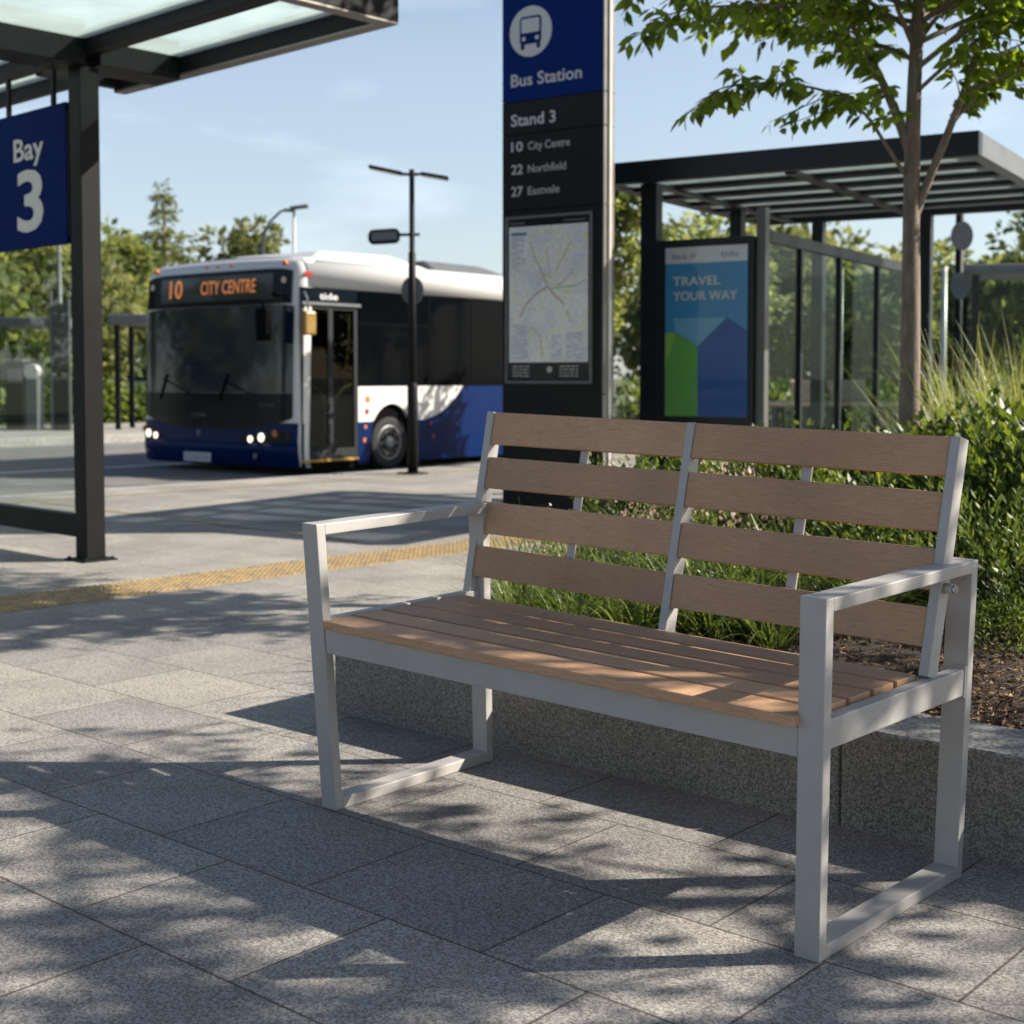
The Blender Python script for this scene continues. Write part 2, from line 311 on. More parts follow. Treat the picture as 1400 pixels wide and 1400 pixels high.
M['wood_far'] = plain('weathered_wood', (0.56, 0.37, 0.24), 0.7, 0, 0.2, 8)
M['van_white'] = plain('van_white', (0.62, 0.63, 0.64), 0.35)
M['dark_glass'] = plain('dark_glass', (0.02, 0.028, 0.033), 0.08)

# ------------------------------------------------------------------ mesh helpers
class MB:
    def __init__(s): s.bm = bmesh.new()
    def hexa(s, P, bev=0.0, seg=1):
        """8 points: bottom ring 0-3, top ring 4-7"""
        v = [s.bm.verts.new(p) for p in P]
        fs = []
        for f in ((3, 2, 1, 0), (4, 5, 6, 7), (0, 1, 5, 4), (1, 2, 6, 5), (2, 3, 7, 6), (3, 0, 4, 7)):
            fs.append(s.bm.faces.new([v[i] for i in f]))
        if bev:
            es = set(e for f in fs for e in f.edges)
            bmesh.ops.bevel(s.bm, geom=list(es), offset=bev, segments=seg, affect='EDGES', profile=0.5)
        return s
    def box(s, x0, x1, y0, y1, z0, z1, bev=0.0, seg=1, fn=None):
        P = [(x0, y0, z0), (x1, y0, z0), (x1, y1, z0), (x0, y1, z0), (x0, y0, z1), (x1, y0, z1), (x1, y1, z1), (x0, y1, z1)]
        if fn: P = [fn(*p) for p in P]
        return s.hexa(P, bev, seg)
    def bar(s, a, b, w, h, bev=0.0, up=(0, 0, 1)):
        a, b = Vector(a), Vector(b); d = (b - a).normalized(); u = Vector(up)
        if abs(d.dot(u)) > 0.95: u = Vector((0, 1, 0))
        sd = d.cross(u).normalized() * (w / 2); u2 = sd.cross(d).normalized() * (h / 2)
        P = [a - sd - u2, a + sd - u2, b + sd - u2, b - sd - u2, a - sd + u2, a + sd + u2, b + sd + u2, b - sd + u2]
        return s.hexa(P, bev)
    def tube(s, pts, rad, n=10, cap=True):
        pts = [Vector(p) for p in pts]
        if not hasattr(rad, '__len__'): rad = [rad] * len(pts)
        rings = []; u = None
        for i, p in enumerate(pts):
            d = (pts[min(i + 1, len(pts) - 1)] - pts[max(i - 1, 0)]).normalized()
            if u is None: u = d.orthogonal().normalized()
            u = (u - d * u.dot(d)).normalized(); w = d.cross(u)
            rings.append([s.bm.verts.new(p + (u * math.cos(2 * math.pi * k / n) + w * math.sin(2 * math.pi * k / n)) * rad[i]) for k in range(n)])
        for a, b in zip(rings, rings[1:]):
            for k in range(n):
                f = s.bm.faces.new((a[k], a[(k + 1) % n], b[(k + 1) % n], b[k])); f.smooth = True
        if cap:
            s.bm.faces.new(rings[0][::-1]); s.bm.faces.new(rings[-1])
        return s
    def disc(s, c, axis, r, th, n=28, rx=None, bev=0.0):
        c = Vector(c); ax = Vector(axis).normalized()
        u = Vector((0, 0, 1)) if abs(ax.z) < 0.9 else Vector((1, 0, 0)); sd = ax.cross(u).normalized(); u = sd.cross(ax)
        rx = rx or r
        ring = lambda q: [s.bm.verts.new(c + ax * q + sd * rx * math.cos(2 * math.pi * k / n) + u * r * math.sin(2 * math.pi * k / n)) for k in range(n)]
        a, b = ring(-th / 2), ring(th / 2)
        s.bm.faces.new(a[::-1]); s.bm.faces.new(b)
        for k in range(n): s.bm.faces.new((a[k], a[(k + 1) % n], b[(k + 1) % n], b[k])).smooth = True
        return s
    def prism(s, poly, y0, y1, bev=0.0):
        """poly: (x,z) outline, extruded along y"""
        a = [s.bm.verts.new((p[0], y0, p[1])) for p in poly]; b = [s.bm.verts.new((p[0], y1, p[1])) for p in poly]
        fs = [s.bm.faces.new(a), s.bm.faces.new(b[::-1])]; n = len(poly)
        for k in range(n): fs.append(s.bm.faces.new((a[(k + 1) % n], a[k], b[k], b[(k + 1) % n])))
        bmesh.ops.recalc_face_normals(s.bm, faces=fs)
        if bev: bmesh.ops.bevel(s.bm, geom=list(set(e for f in fs for e in f.edges)), offset=bev, segments=1, affect='EDGES')
        return s
    def prismx(s, poly, x0, x1):
        """poly: (y,z) outline, extruded along x"""
        a = [s.bm.verts.new((x0, p[0], p[1])) for p in poly]; b = [s.bm.verts.new((x1, p[0], p[1])) for p in poly]
        fs = [s.bm.faces.new(a), s.bm.faces.new(b[::-1])]; n = len(poly)
        for k in range(n): fs.append(s.bm.faces.new((a[(k + 1) % n], a[k], b[k], b[(k + 1) % n])))
        bmesh.ops.recalc_face_normals(s.bm, faces=fs)
        return s
    def grid(s, rows, smooth=True, thick=0.0):
        vs = [[s.bm.verts.new(p) for p in r] for r in rows]
        for a, b in zip(vs, vs[1:]):
            for k in range(len(a) - 1):
                f = s.bm.faces.new((a[k], a[k + 1], b[k + 1], b[k])); f.smooth = smooth
        return s
    def lathe(s, prof, c, n=20, axis='z'):
        rings = []
        for r, h in prof:
            ring = []
            for k in range(n):
                ca, sa = math.cos(2 * math.pi * k / n) * r, math.sin(2 * math.pi * k / n) * r
                ring.append(s.bm.verts.new((c[0] + ca, c[1] + sa, c[2] + h) if axis == 'z' else (c[0] + h, c[1] + ca, c[2] + sa)))
            rings.append(ring)
        for a, b in zip(rings, rings[1:]):
            for k in range(n): s.bm.faces.new((a[k], a[(k + 1) % n], b[(k + 1) % n], b[k])).smooth = True
        s.bm.faces.new(rings[0][::-1]); s.bm.faces.new(rings[-1])
        return s
    def build(s, name, m, parent=None, label=None):
        bmesh.ops.recalc_face_normals(s.bm, faces=s.bm.faces[:])
        me = bpy.data.meshes.new(name); s.bm.to_mesh(me); s.bm.free()
        return link(name, me, m, parent, label)
def link(name, me, m, parent=None, label=None):
    o = bpy.data.objects.new(name, me); COL.objects.link(o)
    if m is not None and not me.materials: me.materials.append(M[m] if isinstance(m, str) else m)
    if parent: o.parent = parent
    if label: o['label'] = label
    return o
def thing(name, label, cat, loc=(0, 0, 0), rz=0.0, group=None):
    o = bpy.data.objects.new(name, None); COL.objects.link(o); o.location = loc; o.rotation_euler = (0, 0, rz)
    o.empty_display_size = 0.2
    return tag(o, label, cat, group)
def tag(o, label, cat, group=None):
    o['label'] = label; o['category'] = cat
    if group: o['group'] = group
    return o
def struct(o, kind='structure'): o['kind'] = kind; return o
def dup_tree(o, parent=None):
    c = o.copy(); COL.objects.link(c)
    if parent: c.parent = parent
    for ch in list(o.children): dup_tree(ch, c)
    return c
_tmp = [0]
def text_mesh(body, bold=0.0, depth=0.0015, spacing=1.0):
    cu = bpy.data.curves.new('lettering', 'FONT'); cu.body = body; cu.offset = bold; cu.extrude = depth; cu.resolution_u = 3; cu.space_character = spacing
    ob = bpy.data.objects.new('lettering', cu); COL.objects.link(ob)
    bpy.context.view_layer.update()
    me = bpy.data.meshes.new_from_object(ob.evaluated_get(bpy.context.evaluated_depsgraph_get()))
    bpy.data.objects.remove(ob); bpy.data.curves.remove(cu)
    return me
def text(name, body, x0, x1, z0, z1, y, m, parent, bold=0.012, fn=None, spacing=1.0, cap=None):
    """lettering filling x0..x1 and z0 (baseline)..z1 (cap height) on the plane y (facing -y)"""
    me = text_mesh(body, bold, 0.01, spacing)
    co = np.empty(len(me.vertices) * 3); me.vertices.foreach_get('co', co); co = co.reshape(-1, 3)
    caph = 0.729
    lo, hi = co[:, 0].min(), co[:, 0].max()
    X = x0 + (co[:, 0] - lo) / (hi - lo) * (x1 - x0); Z = z0 + co[:, 1] / caph * (z1 - z0)
    Y = y - np.sign(co[:, 2]) * 0.0015
    P = np.stack([X, Y, Z], 1)
    if fn is not None: P = np.array([fn(*p) for p in P])
    me.vertices.foreach_set('co', P.astype(np.float32).ravel()); me.update()
    return link(name, me, m, parent)

def raw_mesh(name, verts, faces_flat, sizes, tone=None, smooth=False):
    me = bpy.data.meshes.new(name)
    nV = len(verts); nL = len(faces_flat); nF = len(sizes)
    me.vertices.add(nV); me.vertices.foreach_set('co', np.asarray(verts, np.float32).ravel())
    me.loops.add(nL); me.loops.foreach_set('vertex_index', np.asarray(faces_flat, np.int32))
    me.polygons.add(nF)
    st = np.concatenate([[0], np.cumsum(sizes)[:-1]]).astype(np.int32)
    me.polygons.foreach_set('loop_start', st); me.polygons.foreach_set('loop_total', np.asarray(sizes, np.int32))
    me.update(calc_edges=True)
    if tone is not None:
        a = me.attributes.new('tone', 'FLOAT', 'POINT'); a.data.foreach_set('value', np.asarray(tone, np.float32))
    if smooth: me.polygons.foreach_set('use_smooth', np.ones(nF, bool))
    me.validate()
    return me
def unit(a): return a / np.maximum(1e-9, np.linalg.norm(a, axis=-1, keepdims=True))
def leaves(name, P, D, N, Ln, Wd, tone, fold=0.12, curl=0.15):
    """pointed leaves: base at P, along D, facing N"""
    n = len(P); D = unit(D); Sd = unit(np.cross(D, N)); N2 = np.cross(Sd, D)
    Ln = Ln[:, None]; Wd = Wd[:, None]
    b = P; mid = P + D * Ln * 0.42 - N2 * Ln * fold * 0.4
    l = P + D * Ln * 0.38 + Sd * Wd * 0.5; r = P + D * Ln * 0.38 - Sd * Wd * 0.5
    l2 = P + D * Ln * 0.72 + Sd * Wd * 0.30 - N2 * Ln * curl * 0.4; r2 = P + D * Ln * 0.72 - Sd * Wd * 0.30 - N2 * Ln * curl * 0.4
    t = P + D * Ln - N2 * Ln * curl
    V = np.stack([b, l, l2, t, r2, r, mid], 1).reshape(-1, 3)
    i = np.arange(n)[:, None] * 7
    F = np.concatenate([i + np.array([[0, 6, 1]]), i + np.array([[1, 6, 2]]), i + np.array([[6, 3, 2]]), i + np.array([[0, 5, 6]]), i + np.array([[5, 4, 6]]), i + np.array([[6, 4, 3]])], 0)
    return raw_mesh(name, V, F.ravel(), [3] * len(F), np.repeat(tone, 7), True)
def cards(name, P, D, N, Ln, Wd, tone):
    """simple folded diamond leaves"""
    n = len(P); D = unit(D); Sd = unit(np.cross(D, N)); Ln = Ln[:, None]; Wd = Wd[:, None]
    V = np.stack([P, P + D * Ln * 0.5 + Sd * Wd * 0.5, P + D * Ln, P + D * Ln * 0.5 - Sd * Wd * 0.5], 1).reshape(-1, 3)
    i = np.arange(n)[:, None] * 4
    return raw_mesh(name, V, (i + np.array([[0, 1, 2, 3]])).ravel(), [4] * n, np.repeat(tone, 4))
def blades(name, base, dirs, Ln, Wd, tone, droop, seg=5):
    """arching grass blades"""
    n = len(base); out = []; hor = dirs.copy(); hor[:, 2] = 0; hor = unit(hor + 1e-6)
    sd = np.stack([-hor[:, 1], hor[:, 0], np.zeros(n)], 1)
    p = base.copy(); d = unit(dirs); tn = []
    for k in range(seg + 1):
        w = (Wd * (1 - (k / seg) ** 1.6) * 0.5 + 0.0004)[:, None]
        out.append(p - sd * w); out.append(p + sd * w)
        p = p + d * (Ln / seg)[:, None]
        d = unit(d + np.array([0, 0, -1.0]) * (droop / seg)[:, None] + hor * (droop * 0.3 / seg)[:, None])
    V = np.stack(out, 1); m = 2 * (seg + 1); i = np.arange(n)[:, None] * m
    F = np.concatenate([i + np.array([[2 * k, 2 * k + 1, 2 * k + 3, 2 * k + 2]]) for k in range(seg)], 0)
    return raw_mesh(name, V.reshape(-1, 3), F.ravel(), [4] * len(F), np.repeat(tone, m), True)
def rng(seed): return np.random.default_rng(seed)
def sph(r, n):
    v = r.normal(size=(n, 3)); return unit(v)

# ------------------------------------------------------------------ the setting
def sheet(name, x0, x1, y0, y1, z, m, fn=None):
    b = MB(); b.grid([[(x0, y0, z), (x1, y0, z)], [(x0, y1, z), (x1, y1, z)]], False)
    return b.build(name, m)
KX, FKX = -9.55, -20.5
struct(sheet('ground', -700, 700, -700, 700, -0.30, 'grass_ground'))
b = MB(); b.box(KX, 40, -30, 60, -0.28, 0.0); struct(b.build('plaza', 'paving'))
b = MB(); b.box(FKX, KX - 0.15, -120, 160, -0.28, -0.12); struct(b.build('road', 'road'))
b = MB(); b.box(KX - 0.15, KX, -30, 60, -0.28, 0.002, 0.012); struct(b.build('kerb', 'kerb'))
b = MB(); b.box(FKX - 0.3, FKX, -120, 160, -0.28, 0.03, 0.02); struct(b.build('far_kerb', 'kerb'))
b = MB(); b.box(-27, FKX - 0.3, -120, 160, -0.28, 0.0); struct(b.build('far_pavement', 'far_pave'))
b = MB(); b.box(-260, -27, -160, 320, -0.28, 0.01); struct(b.build('far_lawn', 'grass_ground'))
# painted lane line, yellow kerb line, tactile paving
struct(sheet('lane_line', -14.28, -14.12, -30, 60, -0.115, 'white_paint'))
struct(sheet('kerb_line', -8.90, -8.83, -20, 50, 0.0045, 'yellow_paint'))
struct(sheet('yellow_line', -8.7, -4.4, 3.86, 3.905, 0.0045, 'yellow_paint'))
b = MB()
TX0, TX1 = -3.86, -3.42
b.box(TX0, TX1, -12, 5.1, 0.001, 0.005)
for j in range(220):
    y = -3.5 + j * 0.039
    for k in range(11):
        x = TX0 + 0.02 + k * 0.04
        v = [b.bm.verts.new((x + 0.014 * math.cos(a), y + 0.014 * math.sin(a), 0.005)) for a in (0, 1.57, 3.14, 4.71)]
        w = [b.bm.verts.new((x + 0.009 * math.cos(a), y + 0.009 * math.sin(a), 0.011)) for a in (0, 1.57, 3.14, 4.71)]
        b.bm.faces.new(w)
        for q in range(4): b.bm.faces.new((v[q], v[(q + 1) % 4], w[(q + 1) % 4], w[q]))
struct(b.build('tactile_paving', 'tactile'))

# ------------------------------------------------------------------ planter
PL = [(-0.746, 0.665), (7.0, 1.075), (7.0, 5.6), (-0.98, 5.2)]
PT = [(-0.50, 0.935), (6.75, 1.32), (6.75, 5.35), (-0.73, 4.95)]
WH = 0.256
pw = thing('planter_wall', 'low speckled granite planter wall running behind the bench', 'planter', (0, 0, 0))
def wallseg(a0, a1, i0, i1, name):
    m_ = MB(); m_.hexa([(a0[0], a0[1], -0.02), (a1[0], a1[1], -0.02), (i1[0], i1[1], -0.02), (i0[0], i0[1], -0.02), (a0[0], a0[1], WH), (a1[0], a1[1], WH), (i1[0], i1[1], WH), (i0[0], i0[1], WH)], 0.006)
    o = m_.build(name, 'wall', pw)
    o.data.materials.append(M['walltop'])
    for p in o.data.polygons:
        if p.normal.z > 0.6: p.material_index = 1
lerp = lambda a, c, t: (a[0] + (c[0] - a[0]) * t, a[1] + (c[1] - a[1]) * t)
ts = [0.0, 0.2385, 0.45, 0.70, 1.0]
for t0, t1 in zip(ts, ts[1:]):
    e0 = t0 + (0.0006 if t0 > 0 else 0); e1 = t1 - (0.0006 if t1 < 1 else 0)
    wallseg(lerp(PL[0], PL[1], e0), lerp(PL[0], PL[1], e1), lerp(PT[0], PT[1], e0), lerp(PT[0], PT[1], e1), 'wall_block')
for i, j in ((1, 2), (2, 3)):
    wallseg(PL[i], PL[j], PT[i], PT[j], 'wall_block')
for t0, t1 in ((0.0, 0.33), (0.3306, 0.66), (0.6606, 1.0)):
    wallseg(lerp(PL[3], PL[0], t0), lerp(PL[3], PL[0], t1), lerp(PT[3], PT[0], t0), lerp(PT[3], PT[0], t1), 'wall_block')
def soil_z(x, y):
    return 0.205 + 0.05 * math.sin(x * 1.7 + 0.6) * math.sin(y * 1.3) + 0.12 * max(0, min(1, (y - 1.1) / 2.0))
b = MB(); rows = []
for j in range(34):
    r_ = []
    for i in range(60):
        u, v = i / 59, j / 33
        lo = lerp(PT[0], PT[1], u); hi = lerp(PT[3], PT[2], u); p = lerp(lo, hi, v)
        ed = min(u, 1 - u, v, 1 - v)
        z = soil_z(*p); z = z if ed > 0.02 else 0.20
        r_.append((p[0], p[1], z))
    rows.append(r_)
b.grid(rows); struct(b.build('planting_soil', 'soil'))
r = rng(5); n = 26000
X = np.concatenate([r.uniform(0.9, 3.0, n // 2), r.uniform(-0.6, 3.2, n - n // 2)]); Y = 0.98 + r.uniform(0, 1, n) ** 1.4 * 1.5 + X * 0.053
ok = (X > -0.6); X, Y = X[ok], Y[ok]; n = len(X)
Z = np.array([soil_z(x, y) for x, y in zip(X, Y)]) + r.uniform(0.002, 0.022, n)
D = r.normal(size=(n, 3)) * [1, 1, 0.35]; N = r.normal(size=(n, 3)) * [0.5, 0.5, 1]
o = link('bark_mulch', cards('bark_mulch', np.stack([X, Y, Z], 1), D, N, r.uniform(0.010, 0.036, n), r.uniform(0.0035, 0.009, n), r.uniform(0, 1, n) ** 1.6), 'chip')
struct(o, 'stuff'); tag(o, 'brown bark chip mulch covering the planter soil', 'mulch')
# ------------------------------------------------------------------ bench
bench = thing('park_bench', 'silver framed bench with brown wood composite slats on grey paving', 'bench')
BL, BD, BH = 1.4614, 0.63, 0.72
cB = {(0, 0): (0.035, -0.022, 0), (1, 0): (1.496, 0.010, 0), (1, 1): (1.488, 0.640, 0), (0, 1): (0.000, 0.602, 0)}
cT = {(0, 0): (-0.003, -0.052, 0.7475), (1, 0): (1.501, 0.015, 0.704), (1, 1): (1.507, 0.658, 0.719), (0, 1): (-0.010, 0.595, 0.7618)}
def bw(u, v, z):
    u, v, t = u / BL, v / BD, z / BH
    P = Vector((0, 0, 0))
    for (i, j), q in cB.items(): P += Vector(q) * ((u if i else 1 - u) * (v if j else 1 - v) * (1 - t))
    for (i, j), q in cT.items(): P += Vector(q) * ((u if i else 1 - u) * (v if j else 1 - v) * t)
    return P
W_, T_ = 0.055, 0.028
for u0, u1 in ((0, W_), (BL - W_, BL)):
    b = MB(); b.box(u0, u1, 0, T_, 0, BH, 0.0022, 2, bw); b.build('leg', 'silver', bench)
    b = MB(); b.box(u0, u1, BD - T_, BD, 0, BH, 0.0022, 2, bw); b.build('leg', 'silver', bench)
    b = MB(); b.box(u0, u1, T_ - 0.0005, BD - T_ + 0.0005, 0.0004, T_, 0.0022, 2, bw); b.build('foot_bar', 'silver', bench)
    b = MB(); b.box(u0, u1, T_ - 0.0005, BD - T_ + 0.0005, BH - T_, BH - 0.0004, 0.0022, 2, bw); b.build('armrest', 'silver', bench)
    for v0, v1 in ((0.002, T_ - 0.002), (BD - T_ + 0.002, BD - 0.002)):
        b = MB(); b.box(u0 + 0.004, u1 - 0.004, v0, v1, -0.0035, 0.0008, 0, 1, bw); b.build('glide', 'black', bench)
    s0, s1 = (u0 + 0.004, u0 + 0.034) if u0 == 0 else (u1 - 0.034, u1 - 0.004)
    b = MB(); b.box(s0, s1, T_ + 0.0005, BD - T_ - 0.006, 0.418, 0.478, 0.002, 2, bw); b.build('side_rail', 'silver', bench)
    b = MB(); b.box(s0 - 0.003, s1 + 0.003, BD - T_ - 0.006, BD - T_ + 0.001, 0.412, 0.484, 0.002, 2, bw); b.build('rail_bracket', 'silver', bench)
b = MB(); b.box(W_ + 0.0012, BL - W_ - 0.0012, 0.003, 0.030, 0.3985, 0.4595, 0.002, 2, bw); b.build('seat_rail', 'silver', bench)
b = MB(); b.box(W_ - 0.02, BL - W_ + 0.02, 0.45, 0.48, 0.405, 0.4575, 0.002, 2, bw); b.build('seat_rail', 'silver', bench)
b = MB(); b.box(BL * 0.5 - 0.02, BL * 0.5 + 0.02, 0.031, 0.449, 0.42, 0.4575, 0.002, 1, bw); b.build('seat_bearer', 'silver', bench)
# seat slats on a slightly skewed quad (u: left->right, v: front->back)
sq = [Vector((0.066, -0.043, 0.498)), Vector((1.4525, -0.011, 0.476)), Vector((1.458, 0.472, 0.484)), Vector((0.020, 0.512, 0.500))]
def seatp(u, v, w):
    return sq[0] * (1 - u) * (1 - v) + sq[1] * u * (1 - v) + sq[2] * u * v + sq[3] * (1 - u) * v + Vector((0, 0, w))
for k in range(5):
    g = 0.0155
    u0 = 0.0 if k == 0 else 0.0
    u1 = 1.0 if k else 0.9965
    b = MB(); b.box(u0, u1, k / 5 + (g if k else 0), (k + 1) / 5 - g, -0.0225, 0, 0.0028, 2, seatp); b.build('seat_slat', 'slat', bench)
# backrest: three uprights, four slats per bay
st_b = [Vector((-0.005, 0.5375, 0.497)), Vector((0.743, 0.489, 0.489)), Vector((1.4578, 0.4747, 0.480))]
st_t = [Vector((-0.0051, 0.6422, 1.0237)), Vector((0.7429, 0.6082, 1.0101)), Vector((1.4578, 0.6123, 0.9954))]
xax = (st_b[2] - st_b[0]).normalized()
def backp(i, du, v, w):
    """station i, du metres along the bench, v up the upright, w metres behind the front face"""
    p = st_b[i].lerp(st_t[i], v); d = (st_t[i] - st_b[i]).normalized(); nb = d.cross(xax); nb = nb if nb.y > 0 else -nb
    return p + xax * du + nb * w
UW = [0.028, 0.025, 0.0245]
for i in range(3):
    b = MB(); b.box(0, UW[i], -0.004 if i == 1 else 0.0, 1.0, 0, 0.040, 0.002, 2, lambda x, y, z, i=i: backp(i, x, y, z))
    b.build('back_upright', 'silver', bench)
vl = [((0.10, 0.268), (0.112, 0.275), (0.118, 0.283)), ((0.335, 0.508), (0.352, 0.518), (0.354, 0.526)), ((0.582, 0.752), (0.595, 0.761), (0.597, 0.763)), ((0.824, 0.999), (0.831, 0.999), (0.832, 0.999))]
for bay in (0, 1):
    for row in vl:
        def sp(x, y, z, bay=bay, row=row):
            i = bay if x == 0 else bay + 1
            v = row[i][0] if y == 0 else row[i][1]
            du = UW[i] + 0.0008 if x == 0 else -0.0008
            return backp(i, du, v, z)
        b = MB(); b.box(0, 1, 0, 1, 0.0035, 0.0255, 0.0026, 2, sp); b.build('back_slat', 'slat', bench)
    def mp2(x, y, z, bay=bay):
        p = backp(bay, 0.01, y, z).lerp(backp(bay + 1, 0.01, y, z), 0.5 if bay == 0 else 0.475); return p + xax * x
    b = MB(); b.box(-0.014, 0.014, 0.135, 0.975, 0.0262, 0.034, 0.0015, 1, mp2); b.build('back_strap', 'silver', bench)
# bolts joining the near upright to the rear leg
bp_ = backp(2, UW[2], 0.37, 0.02)
b = MB(); b.tube([bp_ - xax * 0.004, bp_ + xax * 0.021], 0.0115, 16); sp_ = b.build('spacer', 'silver', bench)
b = MB(); b.tube([bp_ + xax * 0.0205, bp_ + xax * 0.027], [0.0105, 0.0085], 16); b.tube([bp_ + xax * 0.0265, bp_ + xax * 0.0285], 0.004, 6); b.build('bolt', 'bolt', bench)
p0 = bw(0.030, BD - T_ - 0.0005, 0.545); b = MB(); b.tube([p0 + Vector((0, 0.004, 0)), p0 - Vector((0, 0.004, 0))], 0.006, 12); b.build('bolt', 'black', bench)

# ------------------------------------------------------------------ left bus shelter with Bay 3 sign
PX, PY = -4.878, 2.135
sh = thing('bus_shelter', 'dark steel shelter at left, glazed roof on a square post above the bay sign', 'bus shelter', (PX, PY, 0))
def sb(name, *a, m='dark', bev=0.003): return MB().box(*a, bev).build(name, m, sh)
post = MB(); post.box(-0.045, 0.085, -0.065, 0.065, 0.012, 2.99, 0.004); post.box(-0.085, -0.0455, -0.045, 0.03, 0.30, 2.99, 0.003); post.box(-0.108, -0.0855, -0.02, 0.02, 0.30, 2.99, 0.002)
post.build('post', 'dark', sh)
b = MB(); b.box(-0.10, 0.14, -0.115, 0.115, 0, 0.012, 0.003)
for x in (-0.075, 0.115):
    for y in (-0.092, 0.092): b.disc((x, y, 0.017), (0, 0, 1), 0.012, 0.012, 6)
b.build('base_plate', 'dark', sh)
b = MB(); b.box(-3.2, -3.07, -0.065, 0.065, 0, 2.99, 0.004); b.build('post', 'dark', sh)
sb('bottom_rail', -3.07, -0.046, -0.04, 0.04, 0.136, 0.275)
MB().box(-3.06, -0.11, -0.006, 0.006, 0.285, 1.90).build('glass_pane', 'glass', sh)
# roof: a grid of beams with frosted glass between
Z0 = 2.99
xe, xw = 2.08, -3.4            # right end, left end
yf = 0.70                      # far fascia of the cantilever
sb('roof_beam', -0.66, xe - 0.09, yf - 0.09, yf, 3.04, 3.205)
sb('roof_beam', xe - 0.09, xe, -3.6, yf, 3.04, 3.27)
sb('roof_beam', xw, xe - 0.09, -0.05, 0.05, 3.06, 3.195)
sb('roof_beam', xw, xe - 0.09, -1.04, -0.94, 3.07, 3.195)
sb('roof_beam', xw, xe - 0.09, -2.4, -2.28, 3.03, 3.235)
sb('roof_beam', -0.15, 0.13, -3.6, -0.05, Z0, 3.25)
sb('roof_beam', -0.15, 0.13, 0.05, yf - 0.09, Z0 + 0.01, 3.24)
sb('roof_beam', -0.66, -0.58, 0.05, yf - 0.09, 3.05, 3.23)
sb('roof_beam', xw - 0.08, xw, -3.6, 0.42, 3.04, 3.25)
sb('roof_beam', xw, -0.66, 0.36, 0.42, 3.05, 3.21)
b = MB(); b.box(-0.655, xe - 0.092, yf - 0.088, yf - 0.002, 3.026, 3.0385); b.box(xe - 0.088, xe - 0.002, -3.6, yf - 0.002, 3.026, 3.0385); b.build('roof_trim', 'steel', sh)
for x0, x1, y0, y1 in ((0.135, xe - 0.095, 0.055, yf - 0.095), (0.135, xe - 0.095, -0.925, -0.055), (0.135, xe - 0.095, -2.275, -1.055), (xw + .01, -0.155, -0.925, -0.055), (xw + .01, -0.155, -2.275, -1.055), (xw + 0.01, -0.665, 0.055, 0.355), (-0.575, -0.155, 0.055, yf - 0.095)):
    MB().box(x0, x1, y0, y1, 3.14, 3.152).build('roof_pane', 'roof_glass', sh)
bs = thing('bay_sign', 'dark blue hanging sign reading Bay 3 beside the left shelter post', 'sign', (PX - 0.537, PY - 0.05, 1.94))
MB().box(-0.475, 0.455, -0.02, 0.02, 0.0, 0.855, 0.004).build('sign_panel', 'sign_blue', bs)
text('lettering', 'Bay', -0.19, 0.19, 0.555, 0.70, -0.0215, 'sign_white', bs, 0.014)
text('lettering', '3', -0.155, 0.175, 0.115, 0.50, -0.0215, 'sign_white', bs, 0.022)
b = MB(); b.box(0.456, 0.475, -0.012, 0.012, 0.04, 0.80); b.build('bracket', 'dark', bs)
for x in (-0.30, 0.27): MB().box(x, x + 0.03, -0.012, 0.012, 0.856, 1.10).build('hanger', 'dark', bs)

# ------------------------------------------------------------------ totem
to = thing('bus_station_totem', 'tall blue and black bus station totem with route list and map', 'totem', (-4.495, 5.434, 0), R(9.5))
TW, TH = 0.876, 4.35
def tb(name, x0, x1, y0, y1, z0, z1, m, bev=0.002): return MB().box(x0, x1, y0, y1, z0, z1, bev).build(name, m, to)
tb('body', 0.0, TW, 0.004, 0.155, 0, TH, 'black')
tb('header_panel', 0.0, TW, 0, 0.0035, 3.20, TH, 'sign_blue2', 0.001)
for z0, z1 in ((2.955, 3.194), (2.385, 2.949), (0.72, 2.379), (0.02, 0.714)): tb('face_panel', 0.0, TW, 0, 0.0035, z0, z1, 'sign_black', 0.001)
for z0, z1 in ((3.20, TH), (2.955, 3.194), (2.385, 2.949), (1.0, 2.379), (0.0, 0.994)):
    tb('side_cladding', TW + 0.0005, TW + 0.012, 0.004, 0.052, z0, z1, 'steel', 0.001)
    tb('side_cladding', TW + 0.0005, TW + 0.012, 0.098, 0.155, z0, z1, 'steel', 0.001)
tb('edge_strip', TW + 0.0005, TW + 0.030, 0.055, 0.088, 0.0, TH, 'steel_light', 0.002)
# bus pictogram
b = MB(); b.disc((0.255, -0.0015, 3.705), (0, 1, 0), 0.187, 0.003, 48); b.build('emblem_disc', 'sign_white', to)
def rr(cx, cz, w, h, rad, n=5):
    P = []
    for sx, sz, a0 in ((1, 1, 0), (-1, 1, 90), (-1, -1, 180), (1, -1, 270)):
        for k in range(n + 1):
            a = R(a0 + 90 * k / n); P.append((cx + sx * (w / 2 - rad) + rad * math.cos(a), cz + sz * (h / 2 - rad) + rad * math.sin(a)))
    return P
b = MB(); b.prism(rr(0.255, 3.715, 0.190, 0.205, 0.028), -0.0055, -0.0031); b.prism(rr(0.185, 3.60, 0.030, 0.05, 0.008), -0.0052, -0.0031); b.prism(rr(0.325, 3.60, 0.030, 0.05, 0.008), -0.0052, -0.0031)
em = b.build('emblem', 'sign_blue2', to)
b = MB(); b.prism(rr(0.255, 3.748, 0.158, 0.105, 0.012), -0.0075, -0.0056); b.disc((0.196, -0.0065, 3.653), (0, 1, 0), 0.017, 0.002, 16); b.disc((0.314, -0.0065, 3.653), (0, 1, 0), 0.017, 0.002, 16); b.build('emblem_window', 'sign_white', em)
